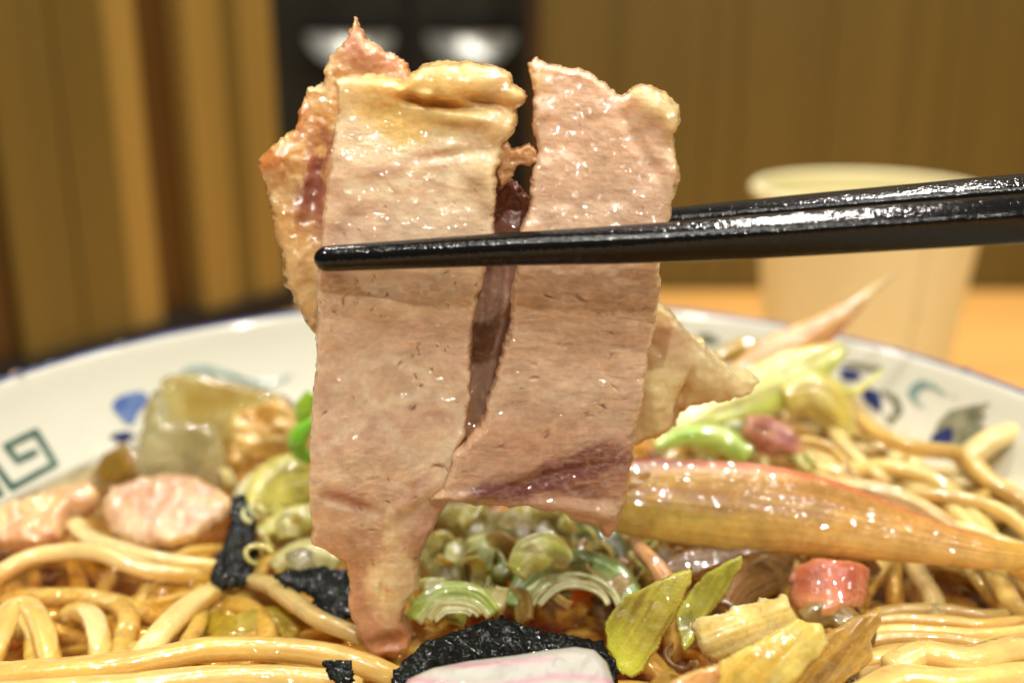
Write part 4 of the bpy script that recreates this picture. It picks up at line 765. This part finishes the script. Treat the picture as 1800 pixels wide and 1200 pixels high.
def shoot_c(s, t_):
    c = mix(np.tile(lin((222, 160, 92)), (len(s), 1)), lin((236, 190, 128)), fbm(s * 6, t_ * 2, 3)); c = mix(c, lin((206, 84, 60)), sstep(.35, .8, s) * sstep(1, .7, t_)); return mix(c, lin((232, 206, 150)), sstep(.65, .9, t_))
ginger([(1185, 740, 19.5), (1280, 690, 19.8), (1350, 640, 20.0), (1430, 590, 20.2), (1500, 540, 20.4), (1545, 503, 20.5), (1578, 484, 20.6)], [.16, .30, .42, .46, .30, .13, .03], (0, -1, .45), shoot_c, 'slim pinkish ginger shoot sticking up toward the paper cup', bow=.9, ribs=8)
def lime_c(s, t_): return mix(mix(np.tile(lin((214, 214, 104)), (len(s), 1)), lin((236, 232, 170)), fbm(s * 5, t_ * 3, 3)), lin((190, 206, 60)), band(s - .6, .3) * .7)
onion([(1170, 765, 18.8), (1240, 725, 19.0), (1330, 690, 19.2), (1420, 645, 19.5), (1485, 608, 19.8)], [.12, .34, .52, .5, .12], (0, -1, .6), lime_c, None, 'broad lime green leaf lying beneath the pinkish shoot', mode='y', seed=31, ribs=6, bow=.7, wave=.08, cat='leaf', name='leaf')
onion([(1440, 650, 19.5), (1490, 690, 19.4), (1530, 670, 19.6), (1550, 650, 19.8)], [.08, .12, .08, .03], (0, -1, .6), (214, 214, 90), (226, 222, 140), 'thin lime strand hooked over the navy painted flower', mode='y', seed=32, cat='leaf', name='leaf')
onion([(1380, 700, 19.0), (1430, 690, 19.0), (1470, 720, 18.9), (1490, 770, 18.7)], [.3, .45, .4, .2], (0, -1, .5), (232, 216, 136), (214, 190, 84), 'pale yellow leaf folded over the back noodles', mode='y', seed=33, wave=.12, cat='leaf', name='leaf')
onion([(1240, 640, 20.4), (1270, 625, 20.5), (1310, 612, 20.5), (1350, 625, 20.4)], [.1, .18, .25, .2], (0, -1, .5), (196, 170, 66), (170, 140, 40), 'olive vegetable scrap between pork fat and ginger shoot', mode='y', seed=34)
onion([(1150, 785, 17.8), (1200, 765, 17.9), (1260, 765, 17.8), (1320, 800, 17.6)], [.1, .2, .26, .2], (0, -1, .9), (150, 200, 60), (196, 214, 110), 'green onion arc resting above the long amber layer', mode='y', seed=35)
onion([(1270, 760, 18.0), (1300, 752, 18.0), (1320, 790, 17.8)], [.12, .2, .16], (0, -1, .9), (140, 150, 80), (170, 180, 100), 'grey green onion scrap next to the purple red chunk', mode='y', seed=36)
def red_c(s, t_): return mix(np.tile(lin((176, 100, 84)), (len(s), 1)), lin((206, 150, 110)), sstep(.4, .7, fbm(s * 2, t_ * 3, 9)))
ginger([(1310, 745, 17.8), (1350, 760, 17.8), (1385, 775, 17.7), (1410, 800, 17.6)], [.2, .36, .34, .1], (0, -1, .7), red_c, 'purple red ginger chunk half hidden behind the amber layer', nt=50, ns=26)
def red2_c(s, t_):
    c = mix(np.tile(lin((222, 112, 76)), (len(s), 1)), lin((236, 158, 96)), sstep(.4, .9, t_ + .3 * fbm(s * 3, t_ * 3, 9))); return mix(c, lin((150, 72, 50)), sstep(.35, .05, t_) * .7)
def leafg_c(s, t_):
    c = mix(np.tile(lin((204, 198, 90)), (len(s), 1)), lin((172, 158, 66)), sstep(.4, .7, fbm(s * 3, t_ * 4, 19))); return mix(c, lin((220, 220, 100)), sstep(.4, .9, np.abs(s)) * .8)
onion([(1112, 940, 6.6), (1130, 968, 6.6), (1152, 990, 6.6), (1172, 1020, 6.5)], [.05, .12, .13, .16], (0, -1, .7), (226, 176, 122), (206, 150, 100), 'small pinkish shred right under the pork corner', seed=44, cat='vegetable', name='vegetable_shred')
def pale_c(s, t_): return mix(mix(np.tile(lin((240, 218, 140)), (len(s), 1)), lin((248, 232, 176)), fbm(s * 5, t_ * 2, 7)), lin((214, 176, 76)), band(s * 3 % 1.0 - .5, .12) * .4)
def yel_c(s, t_): return mix(np.tile(lin((244, 222, 134)), (len(s), 1)), lin((232, 196, 96)), sstep(.3, .7, fbm(s * 5, t_ * 2, 8)))
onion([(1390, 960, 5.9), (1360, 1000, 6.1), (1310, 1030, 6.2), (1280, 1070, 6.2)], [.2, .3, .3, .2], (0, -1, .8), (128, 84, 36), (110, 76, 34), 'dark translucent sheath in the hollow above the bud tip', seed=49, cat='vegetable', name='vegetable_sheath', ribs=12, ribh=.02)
def fold_c(s, t_): return mix(np.tile(lin((230, 194, 120)), (len(s), 1)), lin((240, 214, 160)), fbm(s * 3, t_ * 4, 7))
onion([(1410, 820, 6.5), (1470, 850, 6.7), (1560, 870, 6.7), (1640, 905, 6.5), (1700, 950, 6.2)], [.15, .22, .22, .18, .08], (0, -1, .9), fold_c, None, 'cream folded strip lying behind the long amber layer', seed=50, cat='vegetable', name='vegetable_strip', wave=.1)
onion([(1340, 800, 6.4), (1400, 790, 6.7), (1450, 800, 6.7), (1500, 850, 6.5)], [.15, .3, .3, .15], (0, -1, .8), (226, 196, 110), (206, 170, 80), 'crumpled yellow strip behind the coral edge of the amber layer', seed=51, cat='vegetable', name='vegetable_strip', wave=.14)

# ================================================================== oil droplets on the broth
def dome(px, py, r):
    p = PZ(px, py, SOUP - .03); V = []; F = []; m = 20
    for i, f in enumerate((1, .92, .7, .35)):
        for k in range(m):
            a = 2 * math.pi * k / m; V.append((p[0] + r * f * math.cos(a), p[1] + r * f * math.sin(a), p[2] + r * .32 * math.sqrt(1 - f * f) + .004))
    for i in range(3):
        for k in range(m): F.append((i * m + k, i * m + (k + 1) % m, (i + 1) * m + (k + 1) % m, (i + 1) * m + k))
    V.append((p[0], p[1], p[2] + r * .32 + .004)); F += [(3 * m + k, 3 * m + (k + 1) % m, len(V) - 1) for k in range(m)]
    tag(mk('oil_droplet', V, F, M['oil']), 'round oil droplet floating on the amber broth', 'oil droplet', 'oil droplets on the broth')
for k, (a, b_, r_) in enumerate([(285, 1035, .25), (385, 1060, .16), (30, 1030, .12), (250, 1030, .1), (70, 1020, .1), (20, 1045, .08), (1560, 1020, .12), (1690, 1040, .16), (1640, 1005, .1), (1370, 1010, .1), (1720, 1060, .1), (460, 1075, .09), (310, 1160, .1)] + [(random.uniform(0, 460), random.uniform(960, 1180), random.uniform(.04, .12)) for _ in range(26)] + [(random.uniform(1300, 1800), random.uniform(980, 1080), random.uniform(.04, .12)) for _ in range(14)] + [(random.uniform(10, 260), random.uniform(850, 960), random.uniform(.05, .12)) for _ in range(10)]): dome(a, b_, r_)

for px, py, r_ in [(24, 672, .10), (58, 661, .12), (90, 652, .07), (118, 644, .08), (228, 607, .10), (330, 583, .06), (505, 552, .05), (1560, 617, .06), (1692, 650, .08)]:
    p = PZ(px, py, 7.56); d = np.array([p[0] - BC[0], p[1] - BC[1]]); d = d / np.linalg.norm(d); c = np.array([BC[0] + 10.5 * d[0], BC[1] + 10.5 * d[1], 7.55])
    th, ph = np.meshgrid(np.linspace(0, 2 * np.pi, 17)[:-1], np.linspace(.1, np.pi / 2, 7)); rr = r_ * np.sin(ph) * (1 + .15 * np.sin(2 * th + px))
    V = np.stack([c[0] + rr * np.cos(th), c[1] + rr * np.sin(th), c[2] - .01 + r_ * .6 * np.cos(ph)], -1).reshape(-1, 3)
    F = [(i * 16 + j, (i + 1) * 16 + j, (i + 1) * 16 + (j + 1) % 16, i * 16 + (j + 1) % 16) for i in range(6) for j in range(16)] + [tuple(range(16))]
    tag(mk('water_droplet', V, F, M['drop']), 'tiny clear water droplet beaded on the blue bowl rim', 'droplet', 'water droplets on the bowl rim')

def leafy(name, P, z, nrm, ang, c1, c2, c3, label, cat, thick=.12, er=8, rib=.012, curl=.06, rag=2.5, tip=None, px0=None, seed=0, fr=.10):
    P = np.array(P, float); cx, cy = P.mean(0); ca, sa = math.cos(math.radians(ang)), math.sin(math.radians(ang)); R_ = np.hypot(*(P - P.mean(0)).T).max()
    def uv(x, y): return (x - cx) * ca + (y - cy) * sa, -(x - cx) * sa + (y - cy) * ca
    def cf(x, y, d):
        u, v = uv(x, y); f = fbm(u * .008, v * fr, seed, 4); c = mix(np.tile(lin(c1), (len(x), 1)), lin(c2), sstep(.35, .68, f)); g = fbm(x * .05, y * .05, seed + 9, 3); c = mix(c, lin(c2) * .8, sstep(.55, .75, g) * .5)
        c = mix(c, lin(c3), sstep(9, 1, d) * .6)
        if tip: c = mix(c, lin(tip), sstep(-.1 * R_, .8 * R_, u))
        return c
    def hf(x, y, d):
        u, v = uv(x, y); return rib * (fbm(u * .006, v * fr, seed + 2, 2) - .5) * 2 + .03 * (fbm(x * .03, y * .03, seed + 4, 2) - .5)
    def bd(x, y):
        u, v = uv(x, y); return -curl * (v / R_ * 1.6) ** 2 * 2 + curl * np.sin(u / R_ * 2.6 + seed)
    return tag(sheet(name, P, flat(cx, cy, z=z, nrm=nrm), thick, M['veg'], step=2.6, er=er, cf=cf, hf=hf, bend=bd, rag=rag, ragf=.05, seed=seed), label, cat)
leafy('leaf', [(1215, 1000), (1185, 1008), (1150, 1022), (1105, 1045), (1075, 1070), (1062, 1095), (1064, 1130), (1078, 1165), (1092, 1186), (1112, 1190), (1130, 1180), (1150, 1150), (1165, 1120), (1188, 1085), (1203, 1050), (1214, 1025)], 6.6, (-.15, -1, .7), 122, (196, 186, 74), (158, 140, 52), (222, 220, 90), 'yellow green leaf hanging down beside the nori sheet', 'leaf', thick=.08, curl=.12, seed=41, tip=(206, 206, 60))
leafy('leaf', [(1310, 972), (1280, 985), (1250, 1000), (1225, 1020), (1205, 1045), (1190, 1075), (1188, 1095), (1195, 1130), (1205, 1145), (1218, 1135), (1227, 1105), (1250, 1078), (1276, 1042), (1298, 1005)], 6.5, (-.2, -1, .7), 120, (196, 196, 66), (170, 168, 60), (224, 224, 90), 'narrow lime leaf right of the hanging leaf', 'leaf', thick=.08, curl=.1, seed=42)
leafy('vegetable_sheath', [(1150, 1020), (1165, 990), (1200, 965), (1260, 950), (1330, 944), (1385, 950), (1370, 972), (1320, 980), (1290, 985), (1240, 1002), (1205, 1020), (1170, 1032)], 6.4, (0, -1, 1), -12, (150, 112, 60), (118, 82, 42), (190, 160, 110), 'translucent brown sheath joining the two lime leaves', 'vegetable', seed=43, curl=.1)
leafy('ginger_bud_layer', [(1402, 1010), (1414, 986), (1440, 976), (1500, 982), (1548, 990), (1550, 1018), (1536, 1048), (1522, 1066), (1490, 1072), (1468, 1084), (1436, 1096), (1410, 1080), (1399, 1050)], 6.4, (.1, -1, .8), 100, (206, 110, 78), (190, 100, 70), (228, 150, 96), 'coral red ginger piece tucked under the long amber layer', 'vegetable', thick=.4, er=22, curl=.12, seed=44, tip=(230, 160, 96), rib=.006, fr=.05)
leafy('vegetable_petal', [(1535, 1072), (1541, 1100), (1524, 1130), (1534, 1160), (1494, 1195), (1440, 1250), (1330, 1250), (1365, 1205), (1420, 1150), (1450, 1112), (1492, 1088)], 6.6, (.1, -1, .9), 128, (204, 160, 66), (176, 130, 46), (216, 180, 84), 'olive brown petal beside the noodle bundle', 'vegetable', thick=.2, er=12, curl=.2, seed=47, rib=.03)
leafy('vegetable_petal', [(1280, 1150), (1335, 1125), (1395, 1090), (1440, 1096), (1462, 1130), (1420, 1175), (1360, 1250), (1190, 1250), (1235, 1195), (1262, 1165)], 6.85, (-.05, -1, .9), 135, (240, 214, 112), (228, 190, 78), (246, 228, 140), 'yellow ribbed petal below the cream bud tip', 'vegetable', thick=.24, er=14, curl=.2, seed=46, rib=.03, fr=.06)
leafy('bud_tip', [(1218, 1092), (1232, 1084), (1262, 1082), (1300, 1062), (1345, 1048), (1386, 1038), (1396, 1060), (1412, 1092), (1385, 1118), (1330, 1138), (1292, 1160), (1262, 1164), (1236, 1150), (1219, 1120)], 6.98, (-.05, -1, .9), 160, (240, 220, 150), (228, 198, 110), (248, 236, 184), 'cream coloured bud tip in front of the coral red piece', 'vegetable', thick=.25, er=14, curl=.14, seed=45, rib=.03, fr=.07, rag=5)
leafy('vegetable_petal', [(1140, 1250), (1158, 1212), (1185, 1190), (1222, 1176), (1262, 1166), (1268, 1190), (1240, 1250)], 6.95, (0, -1, .9), 140, (226, 172, 100), (206, 140, 74), (236, 196, 130), 'orange brown petal at the bottom edge', 'vegetable', thick=.2, er=10, seed=48, rib=.02)
